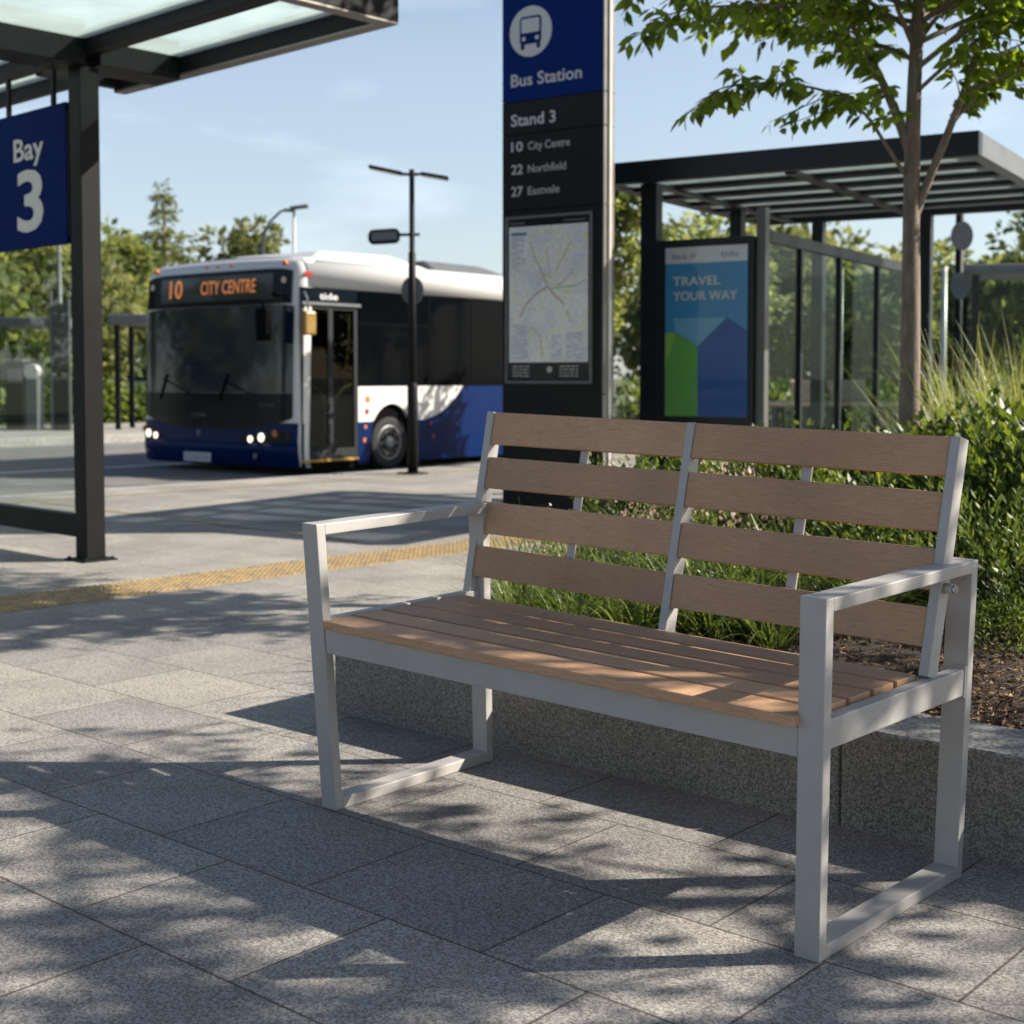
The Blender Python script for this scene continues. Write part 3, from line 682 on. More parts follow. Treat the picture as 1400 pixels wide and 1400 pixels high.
text('lettering', 'Bus Station', 0.08, 0.70, 3.31, 3.405, -0.0015, 'sign_white', to, 0.012)
text('lettering', 'Stand 3', 0.08, 0.475, 3.015, 3.105, -0.0015, 'sign_white', to, 0.012)
for z, a, t, x1 in ((2.825, '10', 'City Centre', 0.60), (2.655, '22', 'Northfield', 0.565), (2.49, '27', 'Eastvale', 0.51)):
    text('lettering', a, 0.082, 0.185, z, z + 0.075, -0.0015, 'sign_white', to, 0.010)
    text('lettering', t, 0.232, x1, z + 0.004, z + 0.066, -0.0015, 'sign_grey', to, 0.004)
mc = MB()
mc.box(0.035, 0.80, -0.022, -0.0005, 1.075, 1.095, 0.002); mc.box(0.035, 0.80, -0.022, -0.0005, 2.315, 2.335, 0.002); mc.box(0.035, 0.055, -0.022, -0.0005, 1.0955, 2.3145, 0.002); mc.box(0.78, 0.80, -0.022, -0.0005, 1.0955, 2.3145, 0.002)
mcase = mc.build('map_case', 'grey', to)
MB().box(0.0555, 0.7795, -0.010, -0.001, 1.0955, 2.3145).build('backing', 'sign_black', mcase)
mp_o = MB().box(0.070, 0.765, -0.013, -0.0105, 1.235, 2.255).build('map_sheet', 'map', mcase)
Y_ = -0.0138
def line(pts, w, m, nm='map_route'):
    b = MB()
    for (x0, z0), (x1, z1) in zip(pts, pts[1:]): b.bar((x0, Y_, z0), (x1, Y_, z1), w, 0.001, up=(0, 1, 0))
    return b.build(nm, m, mcase)
c0 = (0.415, 1.80)
line([c0, (0.30, 1.74), (0.22, 1.67), (0.17, 1.58)], 0.009, 'map_red'); line([c0, (0.47, 1.74), (0.56, 1.66)], 0.009, 'map_red')
line([(0.48, 1.90), (0.55, 2.02), (0.62, 2.12)], 0.010, 'map_yellow'); line([c0, (0.36, 1.92), (0.30, 2.02), (0.26, 2.14)], 0.009, 'map_green'); line([(0.44, 1.78), (0.53, 1.79), (0.68, 1.80), (0.74, 1.84)], 0.008, 'map_green')
line([(0.48, 1.80), (0.56, 1.84), (0.64, 1.92)], 0.009, 'map_yellow'); line([(0.27, 1.50), (0.35, 1.43), (0.37, 1.28)], 0.011, 'map_yellow'); line([(0.36, 1.90), (0.44, 1.86), (0.40, 2.10)], 0.007, 'map_yellow'); line([(0.58, 1.62), (0.62, 1.53)], 0.008, 'map_green')
for x0, x1, z0, z1 in ((0.085, 0.235, 1.93, 2.215), (0.085, 0.25, 1.25, 1.52), (0.44, 0.55, 1.25, 1.44), (0.57, 0.74, 1.25, 1.46)): MB().box(x0, x1, Y_ - 0.0005, Y_ + 0.0012, z0, z1).build('map_key', 'map_paper', mcase)
b = MB(); b.box(0.092, 0.228, Y_ - 0.0012, Y_, 2.19, 2.212); b.build('map_title', 'map_navy', mcase)
b = MB(); rr_ = random.Random(3)
for x0, x1, z0, z1 in ((0.095, 0.225, 1.95, 2.17), (0.095, 0.24, 1.26, 1.51), (0.45, 0.54, 1.26, 1.43), (0.58, 0.73, 1.26, 1.45)):
    z = z1
    while z > z0:
        x = x0
        while x < x1 - 0.02:
            w = rr_.uniform(0.012, 0.045)
            if rr_.random() < 0.72: b.box(x, min(x + w, x1), Y_ - 0.0016, Y_ - 0.0006, z - 0.005, z)
            x += w + 0.008
        z -= 0.017
b.build('map_print', 'map_ink', mcase)
b = MB()
for k in range(4):
    for x0, x1 in ((0.10, 0.25), (0.52, 0.68)):
        x = x0
        while x < x1:
            w = rr_.uniform(0.015, 0.05); b.box(x, min(x + w, x1), -0.0112, -0.0101, 1.20 - k * 0.024, 1.209 - k * 0.024); x += w + 0.01
b.disc((0.43, -0.0106, 1.18), (0, 1, 0), 0.024, 0.001, 20); b.build('footer_print', 'sign_grey', mcase)
b = MB(); b.box(0.09, 0.21, -0.0112, -0.0101, 2.275, 2.29); b.box(0.55, 0.74, -0.0112, -0.0101, 2.278, 2.288); b.build('heading_print', 'grey', mcase)
MB().box(0.056, 0.779, -0.0195, -0.017, 1.096, 2.314).build('glass_pane', 'case_glass', mcase)

# ------------------------------------------------------------------ bus
BW = 3.12
bus = thing('city_bus', 'white and navy single deck city bus pulled in at the kerb', 'bus', (-10.934, 8.439, -0.12), R(4.65))
# plan of the front (x,y) from the far side round to the door side
plan = []
rc = 0.13
plan.append((-BW, 0.26))
for k in range(7): a = R(180 + 90 * k / 6); plan.append((-BW + rc + rc * math.cos(a), rc + 0.05 + rc * math.sin(a)))
for k in range(1, 24):
    x = -BW + rc + (BW - 2 * rc) * k / 24; s = 2 * (x + BW / 2) / BW; plan.append((x, 0.05 * (abs(s) ** 2.5)))
for k in range(7): a = R(270 + 90 * k / 6); plan.append((-rc + rc * math.cos(a), rc + 0.05 + rc * math.sin(a)))
plan.append((0.0, 0.26))
plan = [Vector((p[0], p[1])) for p in plan]
nrm = []
for i in range(len(plan)):
    d = (plan[min(i + 1, len(plan) - 1)] - plan[max(0, i - 1)]).normalized(); nrm.append(Vector((d.y, -d.x)))
prof = [(0.10, 0.04), (0.14, 0.015), (0.25, 0.0), (0.45, 0.0), (0.7, 0.012), (1.0, 0.02), (1.4, 0.03), (1.8, 0.045), (2.15, 0.06), (2.4, 0.075), (2.56, 0.09), (2.63, 0.105), (2.69, 0.14), (2.735, 0.21), (2.755, 0.34), (2.765, 0.60)]
def rake(z):
    for (z0, y0), (z1, y1) in zip(prof, prof[1:]):
        if z <= z1: return y0 + (y1 - y0) * max(0, (z - z0)) / (z1 - z0)
    return prof[-1][1]
def crown(x): s = 2 * (x + BW / 2) / BW; return 0.035 * (1 - s * s)
rows = []
for z, yo in prof:
    k = max(0.0, (z - 2.5) / 0.27)
    rows.append([(p.x * (1) + (0.10 * k * k if p.x < -BW + 0.2 else (-0.10 * k * k if p.x > -0.2 else 0)), p.y + yo, z + crown(p.x) * k) for p in plan])
b = MB(); b.grid(rows); b.build('front_shell', 'bus_white', bus)
def fpt(x, z, off=0.006):
    """point on the front at local x, height z"""
    for i in range(len(plan) - 1):
        if plan[i].x <= x <= plan[i + 1].x and plan[i + 1].x > plan[i].x:
            t = (x - plan[i].x) / (plan[i + 1].x - plan[i].x); p = plan[i].lerp(plan[i + 1], t); n_ = nrm[i].lerp(nrm[i + 1], t).normalized(); break
    else:
        i = 0 if x < -1 else len(plan) - 1; p = plan[i]; n_ = nrm[i]
    return (p.x + n_.x * off, p.y + rake(z) + n_.y * off, z)
def fpanel(name, x0, x1, zl, zh, m, off=0.006, nx=40, nz=6, parent=None):
    b = MB(); rows = []
    for j in range(nz + 1):
        r_ = []
        for i in range(nx + 1):
            x = x0 + (x1 - x0) * i / nx; a, c = zl(x), zh(x); r_.append(fpt(x, a + (c - a) * j / nz, off))
        rows.append(r_)
    b.grid(rows); return b.build(name, m, parent or bus)
xm = -BW / 2
sm = lambda x: abs(2 * (x - xm) / BW)
smile = lambda x: 0.565 + 0.19 * sm(x) ** 3.2
edge = lambda x, lo, hi, r_: r_ * (1 - math.sqrt(max(0, 1 - max(0, (sm(x) - (1 - r_)) / r_) ** 2)))
fpanel('bumper', -BW + 0.002, -0.002, lambda x: 0.095, lambda x: min(smile(x) + 0.004, 0.665), 'bus_blue', 0.010, 60, 6)
b = MB(); b.grid([[fpt(-BW + 0.03 + (BW - 0.06) * i / 40, z, o_) for i in range(41)] for z, o_ in ((0.385, 0.012), (0.40, 0.024), (0.33, 0.030), (0.12, 0.026), (0.10, 0.012))]); b.build('lower_valance', 'bus_blue', bus)
fpanel('grille_mask', -BW + 0.05, -0.09, lambda x: smile(x) + 0.004, lambda x: 1.035, 'black_gloss', 0.012)
fpanel('windscreen', -BW + 0.05, -0.09, lambda x: 1.035 + 0.004, lambda x: 2.16 - 0.05 * sm(x) ** 8, 'bus_windscreen', 0.010)
fpanel('destination_box', -BW + 0.10, -0.13, lambda x: 2.165 - 0.0 * sm(x), lambda x: 2.615 - 0.10 * sm(x) ** 10, 'black_gloss', 0.016)
fpanel('display', -BW + 0.42, -0.45, lambda x: 2.235, lambda x: 2.555, 'dark_glass', 0.019)
ft = lambda x, y, z: fpt(x, z, 0.022 - y * 0.5)
text('lettering', '10', -2.50, -2.22, 2.295, 2.545, 0, 'led', bus, 0.012, ft)
text('lettering', 'CITY CENTRE', -1.83, -0.76, 2.325, 2.505, 0, 'led', bus, 0.006, ft)
text('lettering', 'YBM', -2.02, -1.70, 0.71, 0.775, 0, 'grey', bus, 0.01, lambda x, y, z: fpt(x, z, 0.014))
text('lettering', 'CTM', -0.64, -0.40, 0.86, 0.91, 0, 'grey', bus, 0.01, lambda x, y, z: fpt(x, z, 0.014))
b = MB(); b.disc(fpt(-1.83, 0.51, 0.013), (0, 1, 0), 0.045, 0.006, 20, 0.035); b.build('badge', 'grey', bus)
b = MB(); c_ = Vector(fpt(-1.84, 0.19, 0.036)); b.box(c_.x - 0.28, c_.x + 0.28, c_.y - 0.006, c_.y + 0.006, 0.125, 0.25, 0.004); pl = b.build('number_plate', 'plate', bus)
text('lettering', 'CY20 CR', c_.x - 0.23, c_.x + 0.23, 0.155, 0.222, c_.y - 0.0075, 'map_ink', pl, 0.005)
for side_, xs in ((0, (-2.93, -2.76)), (1, (-0.60, -0.80))):
    lamp = fpanel('headlight', (-3.075 if side_ == 0 else -1.0), (-2.64 if side_ == 0 else -0.10), lambda x: 0.385 + 0.03 * sm(x), lambda x: 0.50 + 0.10 * max(0, (sm(x) - 0.4)), 'black_gloss', 0.018, 16, 3)
    for q, x in enumerate(xs):
        p = fpt(x, 0.475 - 0.025 * q, 0.021); b = MB(); b.disc(p, (0.0, 1, 0), 0.055 - 0.012 * q, 0.012, 20); b.build('bulb', 'headlight', lamp)
    p = fpt(-3.06 if side_ == 0 else -0.36, 0.535 if side_ == 0 else 0.53, 0.021); b = MB(); b.disc(p, (0, 1, 0), 0.045, 0.012, 16); b.build('indicator', 'amber', lamp)
    x = -2.95 if side_ == 0 else -0.70; b = MB(); b.disc(fpt(x, 0.235, 0.034), (0, 1, 0), 0.04, 0.01, 18); b.build('fog_light', 'grey', bus)
for x in (-2.86, -1.78, -1.55, -1.28, -0.28):
    b = MB(); b.disc((x, 0.135, 2.675), (0, 1, 0.4), 0.033, 0.04, 14); b.build('marker_light', 'amber', bus)
for x in (-2.90, -0.26): b = MB(); b.disc(fpt(x, 2.46, 0.022), (0, 1, 0), 0.04, 0.012, 16); b.build('corner_light', 'lamp_face', bus)
for x0, x1 in ((-2.72, -1.75), (-1.45, -0.62)):
    b = MB(); b.bar(fpt((x0 + x1) / 2 + 0.3, 1.0, 0.02), fpt(x0 + 0.1, 1.22 if x0 < -2 else 1.2, 0.022), 0.012, 0.012); b.bar(fpt(x0 + 0.05, 0.95, 0.022), fpt(x0 + 0.2, 1.28, 0.024), 0.014, 0.02); b.build('wiper', 'black', bus)
# body core and skins
BLn = 7.0
roofp = [(0, 2.37), (0.004, 2.60), (-0.03, 2.67), (-0.10, 2.72), (-0.3, 2.755), (-0.8, 2.785), (xm, 2.80)]
core = [(-0.06, 0.22), (-0.06, 2.36), (-BW + 0.06, 2.36), (-BW + 0.06, 0.22)]
MB().prism(core, 0.32, BLn - 0.05).build('interior', 'black', bus)
rp_ = roofp + [(-BW - p[0], p[1]) for p in roofp[-2::-1]]
b = MB(); b.prism(rp_, 0.255, BLn)
for f in b.bm.faces: f.smooth = len(f.verts) == 4
b.build('roof', 'bus_white', bus)
# door bay on the kerb side
dr = MB(); dr.box(-0.03, -0.004, 0.14, 0.19, 0.20, 2.175); dr.box(-0.03, -0.004, 0.61, 0.69, 0.20, 2.175); dr.box(-0.03, -0.004, 1.07, 1.13, 0.20, 2.175); dr.box(-0.03, -0.004, 0.19, 0.61, 2.10, 2.175); dr.box(-0.03, -0.004, 0.69, 1.07, 2.10, 2.175); dr.box(-0.03, -0.004, 0.19, 0.61, 0.20, 0.33); dr.box(-0.03, -0.004, 0.69, 1.07, 0.20, 0.33)
dr.build('door_frame', 'door_grey', bus)
for y0, y1, k in ((0.192, 0.608, 1), (0.692, 1.068, -1)):
    d_ = MB().box(-0.020, -0.014, y0, y1, 0.332, 2.098).build('door', 'bus_door_glass', bus)
    b = MB(); pts = []
    if k == 1: pts = [(-0.038, 0.20, 1.13), (-0.038, 0.38, 1.12), (-0.038, 0.50, 1.04), (-0.038, 0.555, 0.92), (-0.038, 0.575, 0.50)]
    else: pts = [(-0.038, 0.74, 0.88), (-0.038, 0.80, 1.02), (-0.038, 0.90, 1.10), (-0.038, 1.05, 1.15)]
    b.tube(pts, 0.017, 8); b.build('handrail', 'yellow_rail', d_)
    if k == -1: b = MB(); b.tube([(-0.042, 0.93, 1.12), (-0.042, 1.0, 1.75), (-0.042, 1.02, 2.05)], 0.012, 8); b.build('handrail', 'yellow_rail', d_)
MB().box(-0.03, 0.006, 0.14, 1.13, 2.18, 2.365, 0.004).build('door_header', 'black_gloss', bus)
MB().box(-0.02, 0.03, 0.14, 1.17, 2.145, 2.185, 0.004).build('door_track', 'grey', bus)
text('lettering', 'tide', 0.0, 1.0, 0.0, 1.0, 0, 'sign_white', bus, 0.02, lambda x, y, z: (0.0085 + y * 0.1, 0.45 + x * 0.32, 2.225 + z * 0.085))
MB().box(-0.05, 0.008, 0.14, 1.13, 0.165, 0.195, 0.002).build('step_edge', 'yellow_rail', bus)
MB().box(-0.08, 0.0, 0.14, 1.13, 0.06, 0.160, 0.004).build('sill', 'black', bus)
# skins behind the door; a wheel arch cut into both
WY, WR = 1.775, 0.43
def skin(name, y0, y1, z0f, z1f, m, xo=0.0, n=120):
    b = MB(); ca = []
    for i in range(n + 1):
        y = y0 + (y1 - y0) * i / n; lo, hi = z0f(y), z1f(y)
        for wy in (WY, 5.6):
            if abs(y - wy) < WR: lo = max(lo, 0.36 + 1.22 * math.sqrt(max(0, WR * WR - (y - wy) ** 2)))
        ca.append((y, lo, max(hi, lo)))
    for (ya, la, ha), (yb, lb, hb) in zip(ca, ca[1:]):
        if ha - la < 1e-5 and hb - lb < 1e-5: continue
        if ha - la < 1e-5 or hb - lb < 1e-5:
            la = min(la, ha - 1e-4); lb = min(lb, hb - 1e-4)
        b.hexa([(xo - 0.055, ya, la), (xo, ya, la), (xo, yb, lb), (xo - 0.055, yb, lb), (xo - 0.055, ya, ha), (xo, ya, ha), (xo, yb, hb), (xo - 0.055, yb, hb)])
    bmesh.ops.remove_doubles(b.bm, verts=b.bm.verts[:], dist=1e-5)
    return b.build(name, m, bus)
def sweep(y):   # lower edge of the white livery field
    if y < 2.25: return 0.655
    t = min(1, (y - 2.25) / 1.0); return 0.655 + 0.47 * t ** 2.3
skin('side_panel', 1.135, 3.25, sweep, lambda y: 1.118, 'bus_white')
skin('side_skirt', 1.135, BLn, lambda y: 0.10, lambda y: sweep(y) if y < 3.25 else 1.118, 'bus_blue')
for y0, y1 in ((1.16, 2.52), (2.545, 3.42), (3.445, 4.9), (4.925, 6.7)):
    MB().box(-0.055, -0.006, y0, y1, 1.124, 2.362).build('window', 'bus_glass', bus)
b = MB()
for y in (2.5325, 3.4325, 4.9125): b.box(-0.05, -0.002, y - 0.012, y + 0.012, 1.124, 2.362)
b.box(-0.05, -0.002, 1.16, 6.7, 1.93, 1.95); b.build('window_bar', 'black', bus)
MB().box(-BW - 0.002, -BW + 0.055, 0.262, BLn, 0.10, 1.12).build('side_skirt', 'bus_blue', bus)
MB().box(-BW + 0.006, -BW + 0.055, 0.3, BLn - 0.2, 1.124, 2.362).build('window', 'bus_glass', bus)
MB().box(-BW + 0.02, -0.02, BLn - 0.049, BLn, 0.12, 2.37).build('rear_panel', 'bus_blue', bus)
for wy in (WY, 5.6):
    for xo in (-0.045, -BW + 0.045):
        w = MB(); sgn = 1 if xo > -1 else -1
        w.lathe([(0.22, -0.26 * sgn), (0.33, -0.26 * sgn), (0.36, -0.22 * sgn), (0.362, -0.08 * sgn), (0.345, -0.012 * sgn), (0.29, 0.0), (0.235, -0.012 * sgn)], (xo, wy, 0.36), 36, 'x')
        wo_ = w.build('wheel', 'tyre', bus)
        b = MB(); b.lathe([(0.235, -0.05 * sgn), (0.236, -0.006 * sgn), (0.215, -0.004 * sgn), (0.19, -0.035 * sgn), (0.12, -0.055 * sgn), (0.095, -0.03 * sgn), (0.085, 0.012 * sgn), (0.04, 0.02 * sgn)], (xo, wy, 0.36), 30, 'x')
        for k in range(10): a = 2 * math.pi * k / 10; b.disc((xo - 0.025 * sgn, wy + 0.155 * math.cos(a), 0.36 + 0.155 * math.sin(a)), (1, 0, 0), 0.013, 0.03, 6)
        b.build('rim', 'rim', wo_)
        b = MB()
        for k in range(8): a = 2 * math.pi * (k + 0.5) / 8; b.disc((xo - 0.047 * sgn, wy + 0.165 * math.cos(a), 0.36 + 0.165 * math.sin(a)), (1, 0, 0), 0.028, 0.012, 10)
        b.build('rim_hole', 'black', wo_)
for y, z, m_, s_ in ((1.31, 0.95, 'amber', 0.04), (1.295, 0.79, 'red_lens', 0.035), (1.26, 0.585, 'amber', 0.026), (1.245, 0.41, 'amber', 0.03), (2.55, 0.60, 'red_lens', 0.02), (2.6, 0.42, 'red_lens', 0.026)):
    b = MB(); b.box(-0.004, 0.012, y - s_, y + s_, z - s_, z + s_, 0.006); b.build('side_marker', m_, bus)
b = MB(); b.box(-0.002, 0.012, 0.19, 0.33, 2.50, 2.56, 0.006); b.build('side_marker', 'red_lens', bus)
# roof pods
b = MB(); b.hexa([(-2.7, 0.7, 2.74), (-0.42, 0.7, 2.74), (-0.42, 3.2, 2.74), (-2.7, 3.2, 2.74), (-2.4, 1.15, 2.93), (-0.72, 1.15, 2.93), (-0.72, 2.5, 2.95), (-2.4, 2.5, 2.95)], 0.05, 3); b.build('roof_pod', 'bus_white', bus)
b = MB(); b.hexa([(-2.6, 3.25, 2.74), (-0.5, 3.25, 2.74), (-0.5, 5.2, 2.74), (-2.6, 5.2, 2.74), (-2.3, 3.3, 2.94), (-0.8, 3.3, 2.94), (-0.8, 4.6, 2.93), (-2.3, 4.6, 2.93)], 0.06, 3); b.build('roof_pod', 'grey', bus)
# mirrors
b = MB(); b.tube([(-0.30, 0.05, 2.26), (-0.33, -0.10, 2.28), (-0.32, -0.20, 2.20), (-0.30, -0.22, 2.10)], 0.016, 8); ma = b.build('mirror_arm', 'black', bus)
b = MB(); b.box(-0.40, -0.19, -0.27, -0.17, 1.69, 2.10, 0.03, 2); b.build('mirror', 'black', bus)
b = MB(); b.tube([(0.0, 0.15, 2.28), (0.10, 0.10, 2.30), (0.15, 0.10, 2.22), (0.15, 0.12, 2.06)], 0.012, 8); b.build('mirror_arm', 'grey', bus)
b = MB(); b.box(0.10, 0.20, 0.03, 0.22, 1.76, 2.06, 0.03, 2); b.build('mirror', 'gold', bus, 'gold backed side mirror')

# ------------------------------------------------------------------ lamp post by the kerb
lp = thing('street_lamp', 'dark twin arm street lamp with a hanging sign beside the bus', 'street lamp', (-8.977, 8.64, 0))
rgt = Vector((0.7296, 0.6839, 0))
b = MB(); b.tube([(0, 0, 0.02), (0, 0, 1.02), (0, 0, 1.06)], [0.062, 0.062, 0.045], 16); b.tube([(0, 0, 1.05), (0, 0, 2.55), (0, 0, 2.56), (0, 0, 3.50)], [0.043, 0.043, 0.032, 0.030], 14); b.build('pole', 'dark', lp)
MB().box(-0.13, 0.13, -0.13, 0.13, 0, 0.02, 0.004).build('base_plate', 'dark', lp)
for d0, d1, z0, z1 in ((-0.06, -0.49, 3.43, 3.53), (0.06, 0.42, 3.43, 3.395)):
    b = MB(); b.tube([(0, 0, 3.44), tuple(rgt * d0 * 2 + Vector((0, 0, 3.45)))], 0.018, 8); am = b.build('arm', 'dark', lp)
    b = MB(); pa = rgt * (d0 * 1.8) + Vector((0, 0, z0 + 0.02)); pb = rgt * d1 + Vector((0, 0, z1)); b.bar(pa, pb, 0.15, 0.035, 0.006); hd = b.build('lamp_head', 'dark', lp)
    b = MB(); b.bar(pa.lerp(pb, 0.15) - Vector((0, 0, 0.021)), pa.lerp(pb, 0.9) - Vector((0, 0, 0.021)), 0.12, 0.006); b.build('diffuser', 'lamp_face', hd)
b = MB(); P = []
for x, z in rr(-0.32, 0, 0.36, 0.165, 0.06): P.append((x, z))
va = [b.bm.verts.new(rgt * x + Vector((-0.6839, 0.7296, 0)) * -0.05 + Vector((0, 0, 2.735 + z + (x + 0.32) * 0.06))) for x, z in P]
vb = [b.bm.verts.new(v_.co + Vector((-0.6839, 0.7296, 0)) * 0.1) for v_ in va]
b.bm.faces.new(va); b.bm.faces.new(vb[::-1])
for k in range(len(va)): b.bm.faces.new((va[k], vb[k], vb[(k + 1) % len(va)], va[(k + 1) % len(va)]))
hb = b.build('hanging_sign', 'dark', lp)
b = MB(); b.bar(rgt * -0.46 + Vector((0.0342, -0.0365, 2.728)), rgt * -0.17 + Vector((0.0342, -0.0365, 2.745)), 0.006, 0.10); b.build('sign_face', 'grey', hb)
b = MB(); b.tube([rgt * -0.15 + Vector((0, 0, 2.755)), rgt * 0.09 + Vector((0, 0, 2.76))], 0.018, 8); b.build('bracket', 'dark', lp)
b = MB(); b.disc((-0.035, 0.037, 2.12), (-0.6839, 0.7296, 0), 0.165, 0.012, 32, 0.13); b.build('round_sign', 'grey', lp)

# ------------------------------------------------------------------ right bus shelter
rs = thing('bus_shelter', 'large dark canopy shelter with slatted glass roof behind the planter tree', 'bus shelter', (-4.017, 6.283, 0), R(11.5))
SW, SD = 2.72, 3.35
def rb(name, x0, x1, y0, y1, z0, z1, m='dark_shelter', bev=0.003): return MB().box(x0, x1, y0, y1, z0, z1, bev).build(name, m, rs)
rb('fascia', -0.25, SW, 0, 0.10, 2.635, 2.80)
rb('fascia', SW - 0.10, SW, 0.101, SD, 2.64, 2.80, 'grey')
rb('fascia', -0.25, -0.15, 0.101, SD, 2.64, 2.80)
rb('fascia', -0.15, SW - 0.101, SD - 0.10, SD, 2.62, 2.78)
for y in (0.62, 1.17, 1.72, 2.27, 2.82): rb('roof_beam', -0.149, SW - 0.101, y - 0.07, y + 0.07, 2.640, 2.735)
for x in (0.14, 1.30): rb('roof_beam', x, x + 0.09, 0.101, SD - 0.101, 2.62, 2.6475)
y0 = 0.105
for y in (0.62, 1.17, 1.72, 2.27, 2.82, SD - 0.05):
    rb('roof_pane', -0.148, SW - 0.102, y0, y - 0.072, 2.672, 2.680, 'canopy_glass', 0); y0 = y + 0.072
for x, y in ((0.11, 0.11), (0.11, 1.9), (0.40, SD - 0.12), (1.43, SD - 0.12)):
    rb('post', x, x + 0.14 if y < 1 else x + 0.11, y, y + 0.11, 0, 2.634 if y < 3 else 2.619)
rb('post', 1.063, 1.135, 0.15, 0.24, 0, 2.40, 'post_grey')
for y in (0.95, 1.92, 3.0): rb('wall_post', 1.08, 1.13, y, y + 0.05, 0, 2.20)
rb('wall_post', 1.08, 1.13, 4.28, 4.34, 0, 2.24)
rb('wall_rail', 1.075, 1.135, 0.241, 4.36, 2.145, 2.235)
rb('wall_rail', 1.075, 1.135, 0.241, 4.27, 0.12, 0.19)
y0 = 0.25
for y in (0.95, 1.92, 3.0, 4.28):
    rb('glass_pane', 1.10, 1.11, y0, y - 0.004, 0.195, 2.14, 'shelter_glass', 0); y0 = y + 0.055
for x0, x1 in ((0.53, 1.40), (1.56, 2.55)): rb('glass_pane', x0, x1, SD - 0.07, SD - 0.06, 0.1, 2.1, 'shelter_glass', 0)
rb('glass_pane', 0.17, 0.18, 0.25, 1.88, 0.2, 2.2, 'shelter_glass', 0)
# advertising case
ad = rb('poster_case', 0.252, 1.058, 0.10, 0.22, 0.02, 2.185, 'dark_shelter', 0.006)
MB().box(0.34, 1.018, 0.090, 0.0985, 0.82, 2.122).build('poster', 'poster_blue', ad)
MB().box(0.34, 1.018, 0.0880, 0.0898, 2.00, 2.122).build('poster_header', 'poster_white', ad)
b = MB(); b.prism([(0.341, 0.821), (0.615, 0.821), (0.615, 1.36), (0.43, 1.47), (0.341, 1.47)], 0.0880, 0.0898); b.build('poster_art', 'poster_green', ad)
b = MB(); b.prism([(0.6165, 0.821), (1.017, 0.821), (1.017, 1.475), (0.855, 1.575), (0.6165, 1.36)], 0.0880, 0.0898); b.build('poster_art', 'poster_navy', ad)
b = MB(); b.prism([(0.43, 1.475), (0.615, 1.365), (0.845, 1.575), (0.41, 1.58)], 0.0880, 0.0898); b.build('poster_art', 'poster_sky', ad)
b = MB(); b.prism([(0.341, 1.20), (0.43, 1.465), (0.342, 1.465)], 0.0862, 0.0878); b.build('poster_art', 'poster_lime', ad)
text('lettering', 'TRAVEL', 0.405, 0.80, 1.83, 1.90, 0.0875, 'sign_white', ad, 0.018)
text('lettering', 'YOUR WAY', 0.405, 0.94, 1.715, 1.785, 0.0875, 'sign_white', ad, 0.018)
text('lettering', 'bus //', 0.40, 0.60, 2.035, 2.08, 0.0870, 'map_ink', ad, 0.01); text('lettering', 'tide', 0.80, 0.95, 2.035, 2.085, 0.0870, 'map_ink', ad, 0.004)
MB().box(0.335, 1.023, 0.080, 0.0835, 0.81, 2.13).build('glass_pane', 'case_glass', ad)

